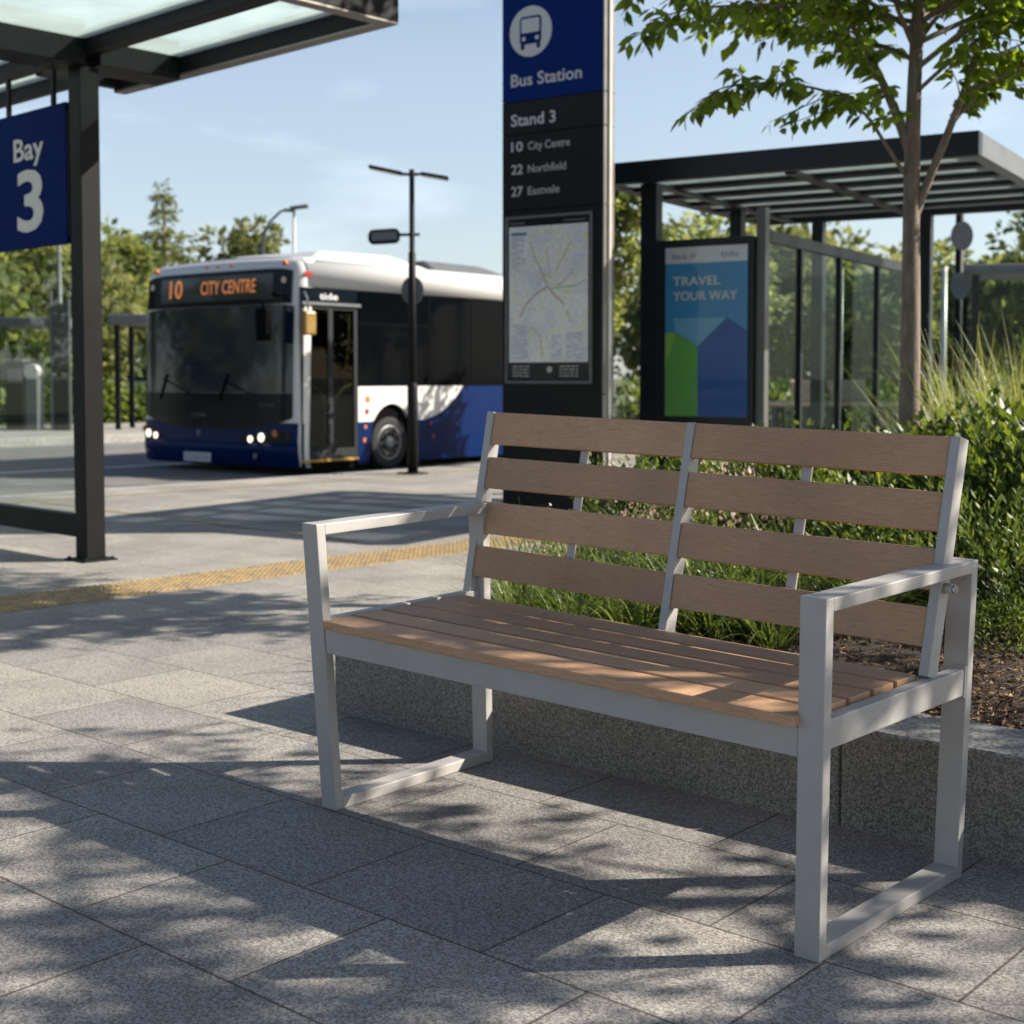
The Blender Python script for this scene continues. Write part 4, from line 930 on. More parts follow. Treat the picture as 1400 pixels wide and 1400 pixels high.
# ------------------------------------------------------------------ trees
def limb_path(p0, d0, ln, seg, r, wob=0.12, up=0.05):
    pts = [np.array(p0, float)]; d = unit(np.array(d0, float))
    for k in range(seg):
        d = unit(d + r.normal(size=3) * wob + np.array([0, 0, up])); pts.append(pts[-1] + d * ln / seg)
    return pts
CR = np.array([0.7296, 0.6839, 0]); CF = np.array([-0.6839, 0.7296, 0])
def street_tree(loc, seed, label, hand=True, height=5.4, nl=26, leafk=1.0, crown_r=1.7):
    r = rng(seed)
    t = thing('street_tree', label, 'tree', loc)
    tb_ = MB(); paths = []
    lean = CR * 0.05 if hand else CR * r.uniform(-0.08, 0.08)
    N_ = 18; trunk = []
    for k in range(N_ + 1):
        z = height * 0.80 * k / N_; trunk.append(np.array([0, 0, z]) + lean * (z / 2.6) + np.array([math.sin(z * 2.1) * 0.012, math.cos(z * 1.7) * 0.012 - 0.012, 0]))
    rad = [0.058 * (1 - 0.72 * k / N_) + (0.018 * math.exp(-k * 1.2)) for k in range(N_ + 1)]
    tb_.tube(trunk, rad, 16)
    def at(z): i = min(N_ - 1, int(z / (height * 0.8) * N_)); f = z / (height * 0.8) * N_ - i; return trunk[i] * (1 - f) + trunk[i + 1] * f
    def limb(pts, r0, r1=0.006, n=8):
        pts = [np.array(p, float) for p in pts]
        dense = []
        for i in range(len(pts) - 1):
            for s in range(4):
                tt = s / 4; p_ = pts[max(0, i - 1)]; a, c = pts[i], pts[i + 1]; q = pts[min(len(pts) - 1, i + 2)]
                dense.append(0.5 * (2 * a + (c - p_) * tt + (2 * p_ - 5 * a + 4 * c - q) * tt ** 2 + (-p_ + 3 * a - 3 * c + q) * tt ** 3))
        dense.append(pts[-1]); m_ = len(dense)
        tb_.tube(dense, [r0 + (r1 - r0) * i / (m_ - 1) for i in range(m_)], n); return dense
    mains = []
    if hand:
        q = lambda x, z, f=0.0: CR * x + CF * f + np.array([0, 0, z])
        mains.append((limb([at(1.93), q(-0.07, 2.18, .02), q(-0.17, 2.42, .06), q(-0.33, 2.75, .12), q(-0.55, 3.2, .2), q(-0.70, 3.8, .25)], 0.028), 0.25))
        mains.append((limb([at(1.60), q(0.075, 1.78, -.03), q(0.17, 2.05, -.08), q(0.27, 2.36, -.14), q(0.40, 2.75, -.2), q(0.52, 3.3, -.26), q(0.60, 3.9, -.3)], 0.026), 0.4))
        mains.append((limb([at(1.80), q(-0.12, 1.98, -.05), q(-0.25, 2.13, -.12), q(-0.42, 2.21, -.2), q(-0.66, 2.24, -.3), q(-0.92, 2.22, -.38), q(-1.06, 2.17, -.42)], 0.011, 0.003), 0.30))
        mains.append((limb([q(-0.28, 2.64, .1), q(-0.50, 2.68, 0), q(-0.80, 2.66, -.1), q(-1.10, 2.62, -.2), q(-1.32, 2.55, -.25)], 0.012, 0.003), 0.1))
        mains.append((limb([q(-0.40, 2.88, .13), q(-0.70, 2.95, .2), q(-1.05, 2.92, .25), q(-1.38, 2.86, .3)], 0.012, 0.003), 0.1))
        mains.append((limb([q(0.19, 2.10, -.09), q(0.33, 2.24, .05), q(0.50, 2.38, .15), q(0.75, 2.55, .25), q(1.05, 2.62, .3)], 0.014, 0.004), 0.25))
        mains.append((limb([q(0.30, 2.45, -.15), q(0.55, 2.60, -.3), q(0.85, 2.66, -.4), q(1.2, 2.62, -.5)], 0.012, 0.003), 0.15))
        mains.append((limb([q(0.22, 2.22, -.1), q(0.42, 2.30, -.3), q(0.70, 2.30, -.5), q(0.95, 2.22, -.6)], 0.010, 0.003), 0.3))
        mains.append((limb([q(0.27, 2.36, -.14), q(0.50, 2.46, 0), q(0.80, 2.42, .1), q(1.02, 2.30, .15)], 0.010, 0.003), 0.1))
        mains.append((limb([at(2.50), q(0.30, 2.78, .2), q(0.70, 2.94, .3), q(1.10, 2.94, .35)], 0.014, 0.003), 0.15))
        mains.append((limb([at(2.75), q(-0.40, 3.0, -.2), q(-0.80, 3.05, -.35), q(-1.18, 2.95, -.4)], 0.014, 0.003), 0.15))
        mains.append((limb([at(2.60), q(-0.30, 2.74, .25), q(-0.65, 2.80, .4), q(-0.95, 2.72, .5)], 0.013, 0.003), 0.1))
        mains.append((limb([at(2.25), q(0.20, 2.42, -.3), q(0.45, 2.55, -.5), q(0.62, 2.58, -.7)], 0.012, 0.003), 0.2))
    for k in range(nl):
        z = 2.35 + (height * 0.78 - 2.35) * ((k + 0.5) / nl) if hand else 1.9 + (height * 0.78 - 1.9) * ((k + 0.5) / nl)
        az = k * 2.39996 + r.uniform(-0.3, 0.3); zz = (z - 2.0) / (height - 2.0)
        ln = crown_r * (1.05 - 0.55 * zz ** 1.5) * r.uniform(0.75, 1.1)
        d = np.array([math.cos(az), math.sin(az), r.uniform(0.15, 0.55) + 0.5 * zz])
        pts = limb_path(at(z), d, ln, 5, r, 0.10, 0.02)
        mains.append((limb(pts, 0.016 * (1 - 0.4 * zz), 0.003, 6), 0.22))
    P, D, N, Ln = [], [], [], []
    def leafy(pts, start):
        m_ = len(pts); k = int(m_ * start); acc = 0.0
        for i in range(max(1, k), m_):
            seg = pts[i] - pts[i - 1]; L_ = np.linalg.norm(seg); acc += L_
            while acc > 0.034 / leafk:
                acc -= 0.034 / leafk
                d = unit(seg); sd = unit(np.cross(d, [0, 0, 1]) + 1e-4) * (1 if r.random() < 0.5 else -1)
                dl = unit(sd * r.uniform(0.4, 1.1) + d * r.uniform(0.2, 0.9) + np.array([0, 0, -1]) * r.uniform(0.05, 1.1))
                P.append(pts[i] - seg * r.random() + dl * 0.012); D.append(dl); N.append(unit(np.array([0, 0, 1.0]) + r.normal(size=3) * 0.55 + d * 0.2)); Ln.append(r.uniform(0.058, 0.104))
    for pts, start in mains:
        m_ = len(pts); tot = sum(np.linalg.norm(pts[i + 1] - pts[i]) for i in range(m_ - 1))
        nt_ = max(3, int(tot * (1 - start) * (19 if hand else 15)))
        for j in range(nt_):
            f = start + (1 - start) * (j + r.random()) / nt_; i = min(m_ - 2, int(f * (m_ - 1)))
            d = unit(pts[i + 1] - pts[i]); sd = unit(np.cross(d, [0, 0, 1]) + 1e-4) * (1 if (j % 2) else -1)
            dd = d * r.uniform(0.3, 0.8) + sd * r.uniform(0.5, 1.0) + np.array([0, 0, r.uniform(-0.35, 0.35)])
            tw = limb_path(pts[i], dd, r.uniform(0.22, 0.50) * (1.1 - 0.4 * f), 4, r, 0.10, -0.05)
            tb_.tube(tw, [0.0042, 0.0036, 0.003, 0.0024, 0.0015], 4, False); leafy(tw, 0.1)
        leafy(pts, max(start, 0.45))
    tb_.build('trunk', 'bark', t)
    P, D, N, Ln = map(np.array, (P, D, N, Ln)); n = len(P)
    link('crown', leaves('crown', P, D, N, Ln, Ln * r.uniform(0.42, 0.58, n), r.uniform(0, 1, n)), 'leaf', t)
    return t
street_tree((-0.487, 4.159, 0.28), 11, 'slim street tree with forked trunk rising from the planter', True, 5.2, 40, 1.5, 1.5)
# two more trees of the same planter, out of frame on the right: they cast the dappled shade
street_tree((3.95, 3.15, 0.30), 23, 'street tree in the planter beyond the right frame edge, nearer one', False, 5.7, 38, 1.0, 1.65)
street_tree((5.9, 3.3, 0.30), 37, 'street tree in the planter beyond the right frame edge, farther one', False, 5.6, 13, 0.5, 1.6)

# ------------------------------------------------------------------ planting
def clump_mesh(seed, n, h, spread, wd, mname, tone_lo=0.0, droop=(0.8, 2.0), up=1.0):
    r = rng(seed); az = r.uniform(0, 2 * math.pi, n); rr0 = r.uniform(0, 0.06, n) * spread / 0.4
    base = np.stack([np.cos(az) * rr0, np.sin(az) * rr0, np.zeros(n)], 1)
    az2 = az + r.normal(size=n) * 0.5; out = r.uniform(0.1, 0.9, n)
    d = np.stack([np.cos(az2) * out, np.sin(az2) * out, np.full(n, up)], 1)
    return blades('blades', base, d, h * r.uniform(0.6, 1.15, n), wd * r.uniform(0.7, 1.2, n), tone_lo + (1 - tone_lo) * r.uniform(0, 1, n), r.uniform(*droop, n))
def bush_mesh(seed, n, rad, ht, leaf, wdk=0.45, fine=False):
    r = rng(seed); az = r.uniform(0, 2 * math.pi, n); q = r.uniform(0, 1, n) ** 0.5; el = r.uniform(0, 1, n)
    lump = 1 + 0.22 * np.sin(az * 3 + seed) * np.sin(el * 5 + seed * 2) + 0.12 * np.sin(az * 7 + seed * 3)
    th = np.arccos(1 - el * 0.98) if False else np.arccos(el)
    rr0 = (0.55 + 0.45 * q) * lump
    P = np.stack([np.cos(az) * np.sin(th) * rad * rr0, np.sin(az) * np.sin(th) * rad * rr0, 0.05 + np.cos(th) * ht * rr0], 1)
    D = unit(P * [1, 1, 0.8] / max(rad, 1e-3) + r.normal(size=(n, 3)) * 0.55 + np.array([0, 0, 0.35])); N = unit(r.normal(size=(n, 3)) * 0.7 + np.array([0, 0, 1.0]) + P / rad * 0.4)
    ln = leaf * r.uniform(0.6, 1.25, n)
    return (cards if fine else leaves)('leaves', P, D, N, ln, ln * wdk * r.uniform(0.8, 1.2, n), r.uniform(0, 1, n))
def stems_mesh(seed, n, rad, ht):
    r = rng(seed); b = MB()
    for k in range(n):
        a = r.uniform(0, 6.28); p = limb_path((math.cos(a) * 0.03, math.sin(a) * 0.03, -0.02), (math.cos(a) * rad * 0.7, math.sin(a) * rad * 0.7, ht), ht * 0.95, 4, r, 0.08, 0.0); b.tube(p, [0.006, 0.005, 0.004, 0.003, 0.002], 5, False)
    bmesh.ops.recalc_face_normals(b.bm, faces=b.bm.faces[:]); me = bpy.data.meshes.new('stems'); b.bm.to_mesh(me); b.bm.free(); return me
def spire_bush_mesh(seed, nst, rad, ht):
    """upright shoots with narrow leaves in whorls (lavender-like shrub)"""
    r = rng(seed); P, D, N, Ln = [], [], [], []
    for k in range(nst):
        a = r.uniform(0, 6.28); q = math.sqrt(r.uniform(0, 1)); lean = q * 0.9
        d = unit(np.array([math.cos(a) * lean, math.sin(a) * lean, 1.0])); L_ = ht * r.uniform(0.75, 1.1) * (1.1 - 0.35 * q)
        p = np.array([math.cos(a) * q * rad * 0.45, math.sin(a) * q * rad * 0.45, 0.0]); m_ = int(L_ / 0.012)
        for i in range(m_):
            f = i / m_
            if f < 0.15: continue
            a2 = i * 2.4 + k; sd = unit(np.cross(d, [math.cos(a2), math.sin(a2), 0.2]) + 1e-4)
            P.append(p + d * L_ * f); D.append(unit(sd * 0.8 + d * (0.5 + f) + r.normal(size=3) * 0.15)); N.append(d + sd * -0.3); Ln.append(0.052 * (1.1 - 0.5 * f) * r.uniform(0.7, 1.2))
    P, D, N, Ln = map(np.array, (P, D, N, Ln)); n = len(P)
    return cards('leaves', P, D, N, Ln, Ln * 0.30, r.uniform(0, 1, n) ** 1.4)
def plant(name, label, cat, group, loc, me, m, part, sc=1.0, rz=0.0, extra=None):
    t = thing(name, label, cat, loc, rz, group); t.scale = (sc, sc, sc)
    o = bpy.data.objects.new(part, me); COL.objects.link(o); o.parent = t
    if part == 'flowers': o['kind'] = 'stuff'
    if not me.materials: me.materials.append(M[m])
    if extra:
        e = bpy.data.objects.new(extra[0], extra[1]); COL.objects.link(e); e.parent = t
        if not extra[1].materials: extra[1].materials.append(M[extra[2]])
    return t
rp2 = random.Random(8)
strap = [clump_mesh(40 + k, 95, 0.42, 0.4, 0.0085, 'blade') for k in range(4)]
tall = [clump_mesh(50 + k, 130, 0.85, 0.5, 0.0075, 'blade_tan', 0.1, (0.3, 1.1), 1.6) for k in range(3)]
bushA = [bush_mesh(60 + k, 3600, 0.42, 0.46, 0.045, 0.55) for k in range(3)]
strap_tan = [clump_mesh(45 + k, 60, 0.40, 0.4, 0.0070, 'blade_straw', 0.0, (1.0, 2.4)) for k in range(2)]
flowery = [bush_mesh(95 + k, 420, 0.28, 0.50, 0.022, 0.7) for k in range(2)]
flower_leaf = [bush_mesh(97 + k, 900, 0.26, 0.42, 0.034, 0.35) for k in range(2)]
bushB = [bush_mesh(70 + k, 2400, 0.34, 0.36, 0.036, 0.42) for k in range(3)]
spire = [spire_bush_mesh(80 + k, 46, 0.30, 0.50) for k in range(3)]
stm = [stems_mesh(90 + k, 9, 0.3, 0.3) for k in range(2)]
C0 = np.array([2.8555, -2.3021, 0])
def spot(px, fwd): return tuple(C0 + CF * fwd + CR * ((px - 700) / 1900 * fwd))
def plants(rows, name, label, cat, group, meshes, m, part, extra=None, dz=-0.02):
    for i, (px, f, s) in enumerate(rows):
        x, y, _ = spot(px, f)
        plant(name, label, cat, group, (x, y, soil_z(x, y) + dz), meshes[i % len(meshes)], m, part, s, rp2.uniform(0, 6.28), (extra[0], extra[1][i % len(extra[1])], extra[2]) if extra else None)
# strappy grass along the back of the bench
spots = []
for f, x0, x1, k in ((4.55, 700, 1010, 6), (4.85, 900, 1130, 6), (4.7, 1010, 1200, 4), (4.45, 960, 1090, 3), (4.75, 690, 900, 5), (5.0, 680, 1020, 8), (5.3, 690, 1130, 10), (5.65, 720, 1190, 10), (6.0, 740, 1210, 9)):
    for j in range(k): spots.append((x0 + (x1 - x0) * (j + rp2.uniform(0.1, 0.9)) / k, f + rp2.uniform(-0.12, 0.12), rp2.uniform(0.75, 1.1)))
plants(spots, 'grass_tussock', 'strappy green grass tussock growing low in the planter behind the bench back', 'grass tussock', 'strappy grass tussocks behind the bench', strap, 'blade', 'blades')
plants(((700, 5.3, 0.95), (735, 5.0, 0.85), (765, 5.6, 0.95), (800, 5.2, 0.8), (715, 5.8, 1.0), (850, 5.9, 0.9), (1040, 6.4, 1.0), (1080, 6.5, 1.05), (1130, 6.4, 1.0)), 'tan_grass_tussock', 'dry straw coloured grass tussock among the green ones behind the bench', 'grass tussock', 'straw coloured grass tussocks', strap_tan, 'blade_straw', 'blades')
plants(((925, 5.9, 0.8), (985, 5.7, 0.9), (1015, 6.0, 0.85), (760, 5.5, 0.6), (870, 5.6, 0.7)), 'flowering_plant', 'small plant with pale pink flower heads seen between the back slats', 'flowering plant', 'pale pink flowering plants behind the bench', flowery, 'flower', 'flowers', ('leaves', flower_leaf, 'leaf_shrub2'))
plants(((870, 6.6, 0.75), (960, 6.5, 0.8), (1040, 6.3, 0.85), (1110, 6.1, 0.9), (1170, 6.3, 0.95), (1010, 7.0, 0.85), (1110, 7.0, 0.95), (1190, 5.5, 0.8)), 'leafy_shrub', 'low bright leafy shrub between the grass tussocks and the street tree', 'shrub', 'low leafy shrubs behind the bench grass', bushA, 'leaf_shrub', 'leaves', ('stems', stm, 'bark'))
plants(((1290, 5.6, 0.95), (1375, 5.5, 1.15), (1450, 5.4, 1.3), (1325, 6.2, 1.2), (1410, 6.2, 1.3), (1500, 6.0, 1.4), (1275, 6.6, 1.0), (1560, 5.4, 1.5), (1350, 6.9, 1.25), (1470, 6.9, 1.4)), 'leafy_shrub', 'tall dense leafy shrub at the right behind the bench end', 'shrub', 'tall leafy shrubs right of the tree', bushA, 'leaf_shrub', 'leaves', ('stems', stm, 'bark'))
plants(((1362, 4.75, 1.05), (1425, 4.7, 1.0), (1490, 4.6, 1.1), (1330, 5.05, 1.15), (1395, 5.1, 1.25), (1460, 5.0, 1.2), (1560, 4.7, 1.2), (1285, 5.0, 0.85)), 'fine_leaved_shrub', 'yellow green shrub of narrow upright shoots right of the bench armrest', 'shrub', 'narrow leaved shrubs beside the armrest', spire, 'leaf_shrub2', 'leaves', ('stems', stm, 'bark'))
plants(((1060, 4.85, 0.7), (1140, 4.75, 0.6), (1000, 4.6, 0.55), (1195, 4.9, 0.7), (1215, 5.1, 0.8), (930, 5.1, 0.7), (1240, 5.6, 0.9), (1372, 4.35, 0.45)), 'small_shrub', 'small rounded green shrub among the grass tussocks behind the bench', 'shrub', 'small rounded shrubs in the grass', bushB, 'leaf_shrub', 'leaves', ('stems', stm, 'bark'))
plants(((1295, 7.2, 1.1), (1335, 7.3, 1.25), (1375, 7.2, 1.3), (1415, 7.2, 1.35), (1460, 7.1, 1.15), (1350, 7.7, 1.1), (1400, 7.8, 1.2), (1310, 7.9, 1.0), (1450, 7.7, 1.2), (1278, 7.5, 0.85)), 'ornamental_grass', 'tall arching ornamental grass with pale tips at the right of the planter', 'ornamental grass', 'tall ornamental grasses', tall, 'blade_tan', 'blades')
shoot = spire_bush_mesh(99, 7, 0.25, 0.42)
plants(((985, 6.1, 1.25), (1015, 6.3, 1.2), (1075, 6.2, 1.3), (1100, 5.9, 1.25), (1160, 5.9, 1.3), (1195, 6.1, 1.3), (1265, 6.0, 1.35), (1220, 5.7, 1.2)), 'young_shoot', 'thin young green shoots showing above the top back slat', 'plant', 'young shoots above the bench back', [shoot], 'leaf_shrub2', 'leaves', None, 0.0)

# ------------------------------------------------------------------ far things
def far_tree(loc, label, group, seed, h, cr, m, leafsz=0.30, n=4200, conifer=False, trunk_h=0.3):
    r = rng(seed); t = thing('conifer_tree' if conifer else 'broadleaf_tree', label, 'tree', loc, 0, group)
    b = MB(); b.tube([(0, 0, 0), (0.05, 0, h * 0.4), (0, 0.05, h * (0.93 if conifer else 0.72))], [0.035 * h * 0.6, 0.025 * h * 0.6, 0.01 * h * 0.3], 9)
    if conifer:
        nb = 96; bf = np.sort(r.uniform(0, 1, nb) ** 0.75); ba = np.arange(nb) * 2.39996 + r.normal(size=nb) * 0.2; bl = cr * (1.02 - bf) * r.uniform(0.65, 1.15, nb) + 0.12
        i = r.choice(nb, n, p=bl / bl.sum()); q = r.uniform(0.08, 1, n); f = bf[i]; rad = bl[i] * q
        P = np.stack([np.cos(ba[i]) * rad, np.sin(ba[i]) * rad, h * (0.14 + 0.86 * f) - rad * 0.22 + 0.10 * (rad / cr) ** 2 * h * 0.3], 1) + r.normal(size=(n, 3)) * 0.07 * [1, 1, 0.7]
        D = np.stack([np.cos(ba[i]), np.sin(ba[i]), np.full(n, -0.25)], 1) + r.normal(size=(n, 3)) * 0.55
        lf = leafsz * 0.8 * r.uniform(0.6, 1.2, n) * (1.1 - 0.5 * f); wd = lf * 0.34
    else:
        k = 16; cz = r.uniform(trunk_h + 0.12, 0.86, k); ca = r.uniform(0, 6.283, k); cq = r.uniform(0.15, 0.72, k) * (1.1 - np.abs(cz - 0.55))
        Cc = np.stack([np.cos(ca) * cq * cr, np.sin(ca) * cq * cr, cz * h], 1); rad = cr * r.uniform(0.28, 0.50, k)
        for c in Cc[:8]: b.tube([(0, 0, h * 0.3), tuple(c * [0.5, 0.5, 0.8]), tuple(c)], [0.012 * h * 0.5, 0.006 * h * 0.5, 0.002 * h], 5, False)
        i = r.integers(0, k, n); s_ = sph(r, n); q = r.uniform(0.35, 1.0, n) ** 0.6
        P = Cc[i] + s_ * (rad[i] * q)[:, None] * [1, 1, 0.8]; D = s_ + r.normal(size=(n, 3)) * 0.7
        lf = leafsz * r.uniform(0.6, 1.3, n); wd = lf * 0.62
    b.build('trunk', 'bark', t)
    N = r.normal(size=(n, 3)) + np.array([0, 0, 0.8])
    link('crown', cards('crown', P, D, N, lf, wd, r.uniform(0, 1, n)), m, t)
    return t
far_tree(spot(160, 46), 'olive green broadleaf tree just left of the bus roof', None, 101, 6.2, 2.0, 'leaf_far')
far_tree(spot(226, 50), 'pointed dark conifer rising behind the bus front', None, 102, 8.0, 2.5, 'leaf_dark', 0.5, 4200, True)
far_tree(spot(325, 54), 'round crowned dark tree above the bus destination display', None, 103, 7.6, 2.3, 'leaf_dark', 0.34, 3600)
far_tree(spot(262, 58), 'broadleaf tree between the conifer and the round crowned tree', None, 104, 5.4, 2.0, 'leaf_far')
for i, (px, f, h, c) in enumerate(((-70, 40, 6.0, 3.0), (10, 42, 5.8, 2.8), (80, 43, 5.9, 2.5), (128, 52, 6.4, 2.4), (30, 60, 7.0, 3.2), (190, 58, 5.6, 2.6), (110, 38, 4.0, 1.9), (-20, 34, 3.8, 2.0))):
    far_tree(spot(px, f), 'yellowish broadleaf tree in the row across the road, below the bay sign', 'trees across the road below the bay sign', 110 + i, h, c, 'leaf_far' if i % 3 else 'leaf_dark', 0.32, 3400, trunk_h=0.12)
for i, (px, f, h, c) in enumerate(((900, 38, 5.2, 2.6), (985, 44, 5.8, 2.8), (1075, 36, 5.0, 2.4), (1140, 46, 5.9, 2.6), (1215, 40, 4.9, 2.3), (1060, 52, 6.6, 2.8), (1180, 30, 3.8, 1.9), (1275, 34, 4.3, 2.0))):
    far_tree(spot(px, f), 'green tree seen through the glass of the right shelter', 'trees behind the right shelter', 130 + i, h, c, 'leaf_far' if i % 2 else 'leaf_dark', 0.30, 3400, trunk_h=0.12)
for i, (px, f, h, c, lb) in enumerate(((1352, 38, 5.0, 2.2, 'olive tree behind the round disc at the right'), (1425, 33, 5.6, 2.4, 'olive tree at the right frame edge above the tall grass'), (1500, 40, 8.2, 3.4, 'large olive tree beyond the right frame edge'))):
    far_tree(spot(px, f), lb, None, 150 + i, h, c, 'leaf_far', 0.28, 4200, trunk_h=0.1)
for i, (x, y, h, c) in enumerate(((-29, 6, 6.5, 3.0), (-30, 0, 7.5, 3.4), (-28.5, -6, 7.0, 3.2), (-30, -12, 8.0, 3.6), (-27, -18, 7.2, 3.4))):
    far_tree((x, y, 0), 'large unseen broadleaf tree added across the road, beyond the left frame edge', 'unseen trees added across the road beyond the left frame edge', 170 + i, h, c, 'leaf_dark', 0.42, 2600, trunk_h=0.08)  # out-of-view row, added to give the bus windscreen dark reflections
for i, (x, y, h, c, lb) in enumerate(((-8.35, 11.3, 3.95, 0.75, 'small kerbside tree added to shade the bus, hidden behind the bus station totem'), (-8.3, 13.4, 3.55, 1.1, 'small kerbside tree added to shade the bus, behind the left end of the right shelter'))):
    far_tree((x, y, 0), lb, None, 190 + i, h, c, 'leaf_far', 0.13, 4200, trunk_h=0.3)  # mostly hidden trees, added to throw dappled shade on the bus side
# hedges
def hedge(name, label, a, c, h, w, seed, n=3200):
    r = rng(seed); a, c = np.array(a), np.array(c); t_ = r.uniform(0, 1, n); d = c - a; sd = unit(np.array([-d[1], d[0], 0]))
    ang = r.uniform(0, math.pi, n); q = r.uniform(0.6, 1, n); hh = h * (1 + 0.18 * np.sin(t_ * 23 + seed) + 0.1 * np.sin(t_ * 61))
    P = a + d * t_[:, None] + sd * (np.cos(ang) * w * 0.5 * q)[:, None] + np.array([0, 0, 1.0]) * (np.sin(ang) * hh * q)[:, None]
    D = r.normal(size=(n, 3)) + np.array([0, 0, 0.5]); N = r.normal(size=(n, 3)) + np.array([0, 0, 1])
    t = thing(name, label, 'hedge', (0, 0, 0)); lf = 0.16 * r.uniform(0.6, 1.3, n)
    link('leaves', cards('leaves', P, D, N, lf, lf * 0.6, r.uniform(0, 1, n)), 'leaf_shrub2', t)
    b = MB()
    for k in range(40):
        p = a + d * (k + 0.5) / 40; b.tube([p, p + np.array([r.normal() * 0.15, r.normal() * 0.15, h * 0.85])], [0.02, 0.006], 5, False)
    b.build('branches', 'bark', t)
    return t
hedge('hedge', 'low sunlit hedge on the far pavement left of the bus', spot(125, 34), spot(200, 35), 0.75, 1.4, 201)
hedge('hedge', 'low hedge behind the ticket machine across the road', spot(-60, 34), spot(100, 34.5), 0.75, 1.4, 202)
hedge('hedge', 'long low hedge far behind the right shelter', spot(860, 27), spot(1270, 24), 0.9, 1.6, 203, 4200)
hedge('hedge', 'hedge in the distance at the right beyond the tall grass', spot(1275, 25), spot(1460, 24), 1.0, 1.6, 204, 3600)

def place(px, fwd): p = spot(px, fwd); return p
RZ = 2.323893 - R(90)
# ticket machine
tm = thing('ticket_machine', 'grey ticket machine with a rounded light hood across the road', 'ticket machine', place(37, 29.3), RZ)
MB().box(-0.38, 0.0, -0.2, 0.25, 0, 1.43, 0.02).build('cabinet', 'dark', tm)
MB().box(0.005, 0.28, -0.15, 0.25, 0, 1.10, 0.02).build('side_cabinet', 'grey', tm)
MB().box(-0.34, -0.04, -0.215, -0.2, 1.0, 1.30, 0.01).build('screen', 'grey', tm)
b = MB(); b.tube([(0.14, -0.16, 1.24), (0.14, 0.24, 1.24)], 0.155, 16); b.build('hood', 'steel_light', tm)
MB().box(-0.385, 0.005, -0.21, 0.255, 1.435, 1.49, 0.02).build('cap', 'grey', tm)
# info frame
fr = thing('timetable_stand', 'dark narrow timetable stand between two pale posts across the road', 'timetable stand', place(83, 29.0), RZ)
for x in (-0.2, 0.17): MB().box(x, x + 0.05, -0.03, 0.03, 0, 2.9 if x < 0 else 2.75, 0.005).build('post', 'grey', fr)
MB().box(-0.145, 0.165, -0.02, 0.02, 0.0, 1.15, 0.005).build('lower_panel', 'black_gloss', fr)
MB().box(-0.145, 0.165, -0.02, 0.02, 1.2, 2.65, 0.005).build('upper_panel', 'dark_glass', fr)
# lamp pole behind the stand
pl_ = thing('lamp_pole', 'slim grey pole rising behind the timetable stand', 'pole', place(84, 33), RZ)
b = MB(); b.tube([(0, 0, 0), (0, 0, 4.4)], [0.07, 0.05], 10); b.build('shaft', 'grey', pl_); MB().box(-0.1, 0.1, -0.1, 0.1, 0, 0.03).build('base_plate', 'grey', pl_)
# far shelters
def far_shelter(label, px, fwd, w, h, d, rz=RZ, pm='dark', rt=0.22, pane=True):
    t = thing('bus_shelter', label, 'bus shelter', place(px, fwd), rz)
    MB().box(0, w, 0, d, h - rt, h, 0.02).build('roof', 'grey', t)
    for x, y in ((0.1, 0.1), (w - 0.2, 0.1), (0.1, d - 0.2), (w - 0.2, d - 0.2)): MB().box(x, x + 0.1, y, y + 0.1, 0, h - rt - 0.001, 0.005).build('post', pm, t)
    if pane: MB().box(0.25, w - 0.25, d - 0.16, d - 0.15, 0.25, h - 0.5).build('glass_pane', 'shelter_glass', t)
    return t
far_shelter('small flat roofed shelter across the road just left of the bus', 149, 29.5, 2.4, 2.45, 1.4)
far_shelter('dim flat roofed shelter across the road behind the ticket machine', -40, 31, 2.1, 2.45, 1.4)
far_shelter('distant flat roofed shelter at the right beyond the round disc', 1318, 20, 2.2, 2.74, 1.4, RZ - R(10), 'dark', 0.15, False)
# parked vans
for px, lb in ((172, 'pale van parked behind the small far shelter'),):
    v = thing('parked_van', lb, 'van', place(px, 40), RZ + R(4))
    MB().box(-1.2, 1.2, -0.9, 0.9, 0.35, 1.65, 0.12, 2).build('body', 'van_white', v); MB().box(-0.75, 0.95, -0.92, -0.905, 1.0, 1.45).build('window', 'dark_glass', v)
    for x in (-0.75, 0.75):
        b = MB(); b.disc((x, -0.8, 0.33), (0, 1, 0), 0.33, 0.22, 20); b.build('wheel', 'tyre', v)
# far street lamps above the bus
for px, z, k, lb in ((360, 4.75, 1, 'curved grey street lamp rising behind the bus roof'), (404, 4.75, 0, 'straight pale street lamp with flat head behind the bus roof')):
    t = thing('street_lamp', lb, 'street lamp', place(px, 31), RZ)
    b = MB()
    if k: b.tube([(0, 0, 0), (0, 0, 3.9), (0.04, 0, 4.25), (0.18, 0, 4.55), (0.42, 0, 4.78), (0.55, 0, 4.82)], [0.07, 0.05, 0.035, 0.03, 0.028, 0.028], 10); b.build('pole', 'grey', t)
    else: b.tube([(0, 0, 0), (0, 0, 4.86)], [0.05, 0.03], 10); b.build('pole', 'steel_light', t)
    MB().bar((0.5, 0, 4.81), (0.72, 0, 4.80), 0.2, 0.06, 0.01).build('lamp_head', 'grey', t) if k else MB().bar((-0.08, 0, 4.85), (0.32, 0, 4.90), 0.2, 0.07, 0.01).build('lamp_head', 'grey', t)
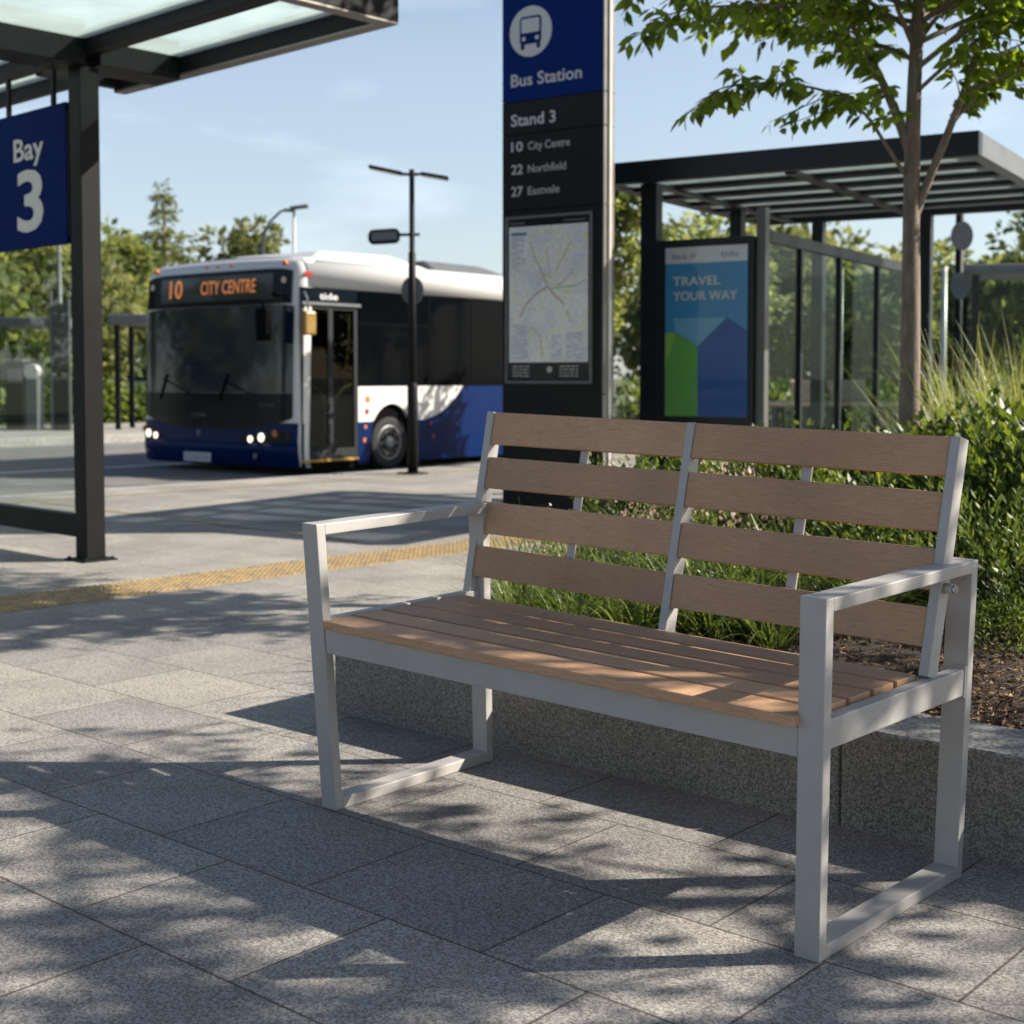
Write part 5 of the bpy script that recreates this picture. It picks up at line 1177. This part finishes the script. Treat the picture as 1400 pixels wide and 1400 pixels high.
# round disc stop sign on the right
t = thing('bus_stop_pole', 'dark pole with two grey round discs right of the tree trunk', 'bus stop', place(1308, 16), RZ)
b = MB(); b.tube([(0, 0, 0), (0, 0, 3.0)], 0.045, 12); b.build('pole', 'dark', t)
b = MB(); b.disc((0.01, -0.055, 2.73), (0, 1, 0), 0.165, 0.02, 32, 0.125); b.build('disc', 'grey', t)
b = MB(); b.disc((0.0, -0.055, 2.16), (0, 1, 0), 0.155, 0.02, 32, 0.11); b.build('disc', 'grey', t)
# pale posts seen behind the glass
for px, f, h, lb in ((1288, 24, 3.0, 'pale slim post right of the rear shelter post'), (1147, 27, 3.2, 'pale slim post seen through the right shelter glass')):
    t = thing('lamp_pole', lb, 'pole', place(px, f), RZ)
    b = MB(); b.tube([(0, 0, 0.03), (0, 0, h)], [0.06, 0.05], 10); b.build('shaft', 'steel_light', t); b = MB(); b.box(-0.1, 0.1, -0.1, 0.1, 0, 0.03); b.build('base_plate', 'grey', t)
# wooden benches beyond the shelter
def far_bench(label, px, fwd, w, rz, b0, b1):
    t = thing('wooden_bench', label, 'bench', place(px, fwd), rz)
    for x in (0.10, w - 0.24): MB().box(x, x + 0.14, 0.08, 0.42, 0, 0.70, 0.01).build('leg', 'dark', t)
    MB().box(0, w, 0, 0.5, 0.701, 0.765, 0.01).build('seat', 'wood_far', t)
    b = MB(); b.hexa([(b0 + 0.06, 0.40, 0.766), (b1, 0.40, 0.766), (b1, 0.45, 0.766), (b0 + 0.06, 0.45, 0.766), (b0, 0.52, 1.08), (b1 - 0.05, 0.52, 1.08), (b1 - 0.05, 0.57, 1.08), (b0, 0.57, 1.08)], 0.02); b.build('backrest', 'wood_far', t)
    MB().box(0, w, -0.55, -0.2, 0.0, 0.30, 0.02).build('footrest', 'kerb', t)
far_bench('wooden bench with a narrow raised back, left of the pair behind the shelter glass', 1052, 20, 0.82, RZ, 0.38, 0.78)
far_bench('wooden bench with a wide raised back, right of the pair nearest the tree trunk', 1134, 20, 0.92, RZ, 0.06, 0.68)
bpy.context.view_layer.update()
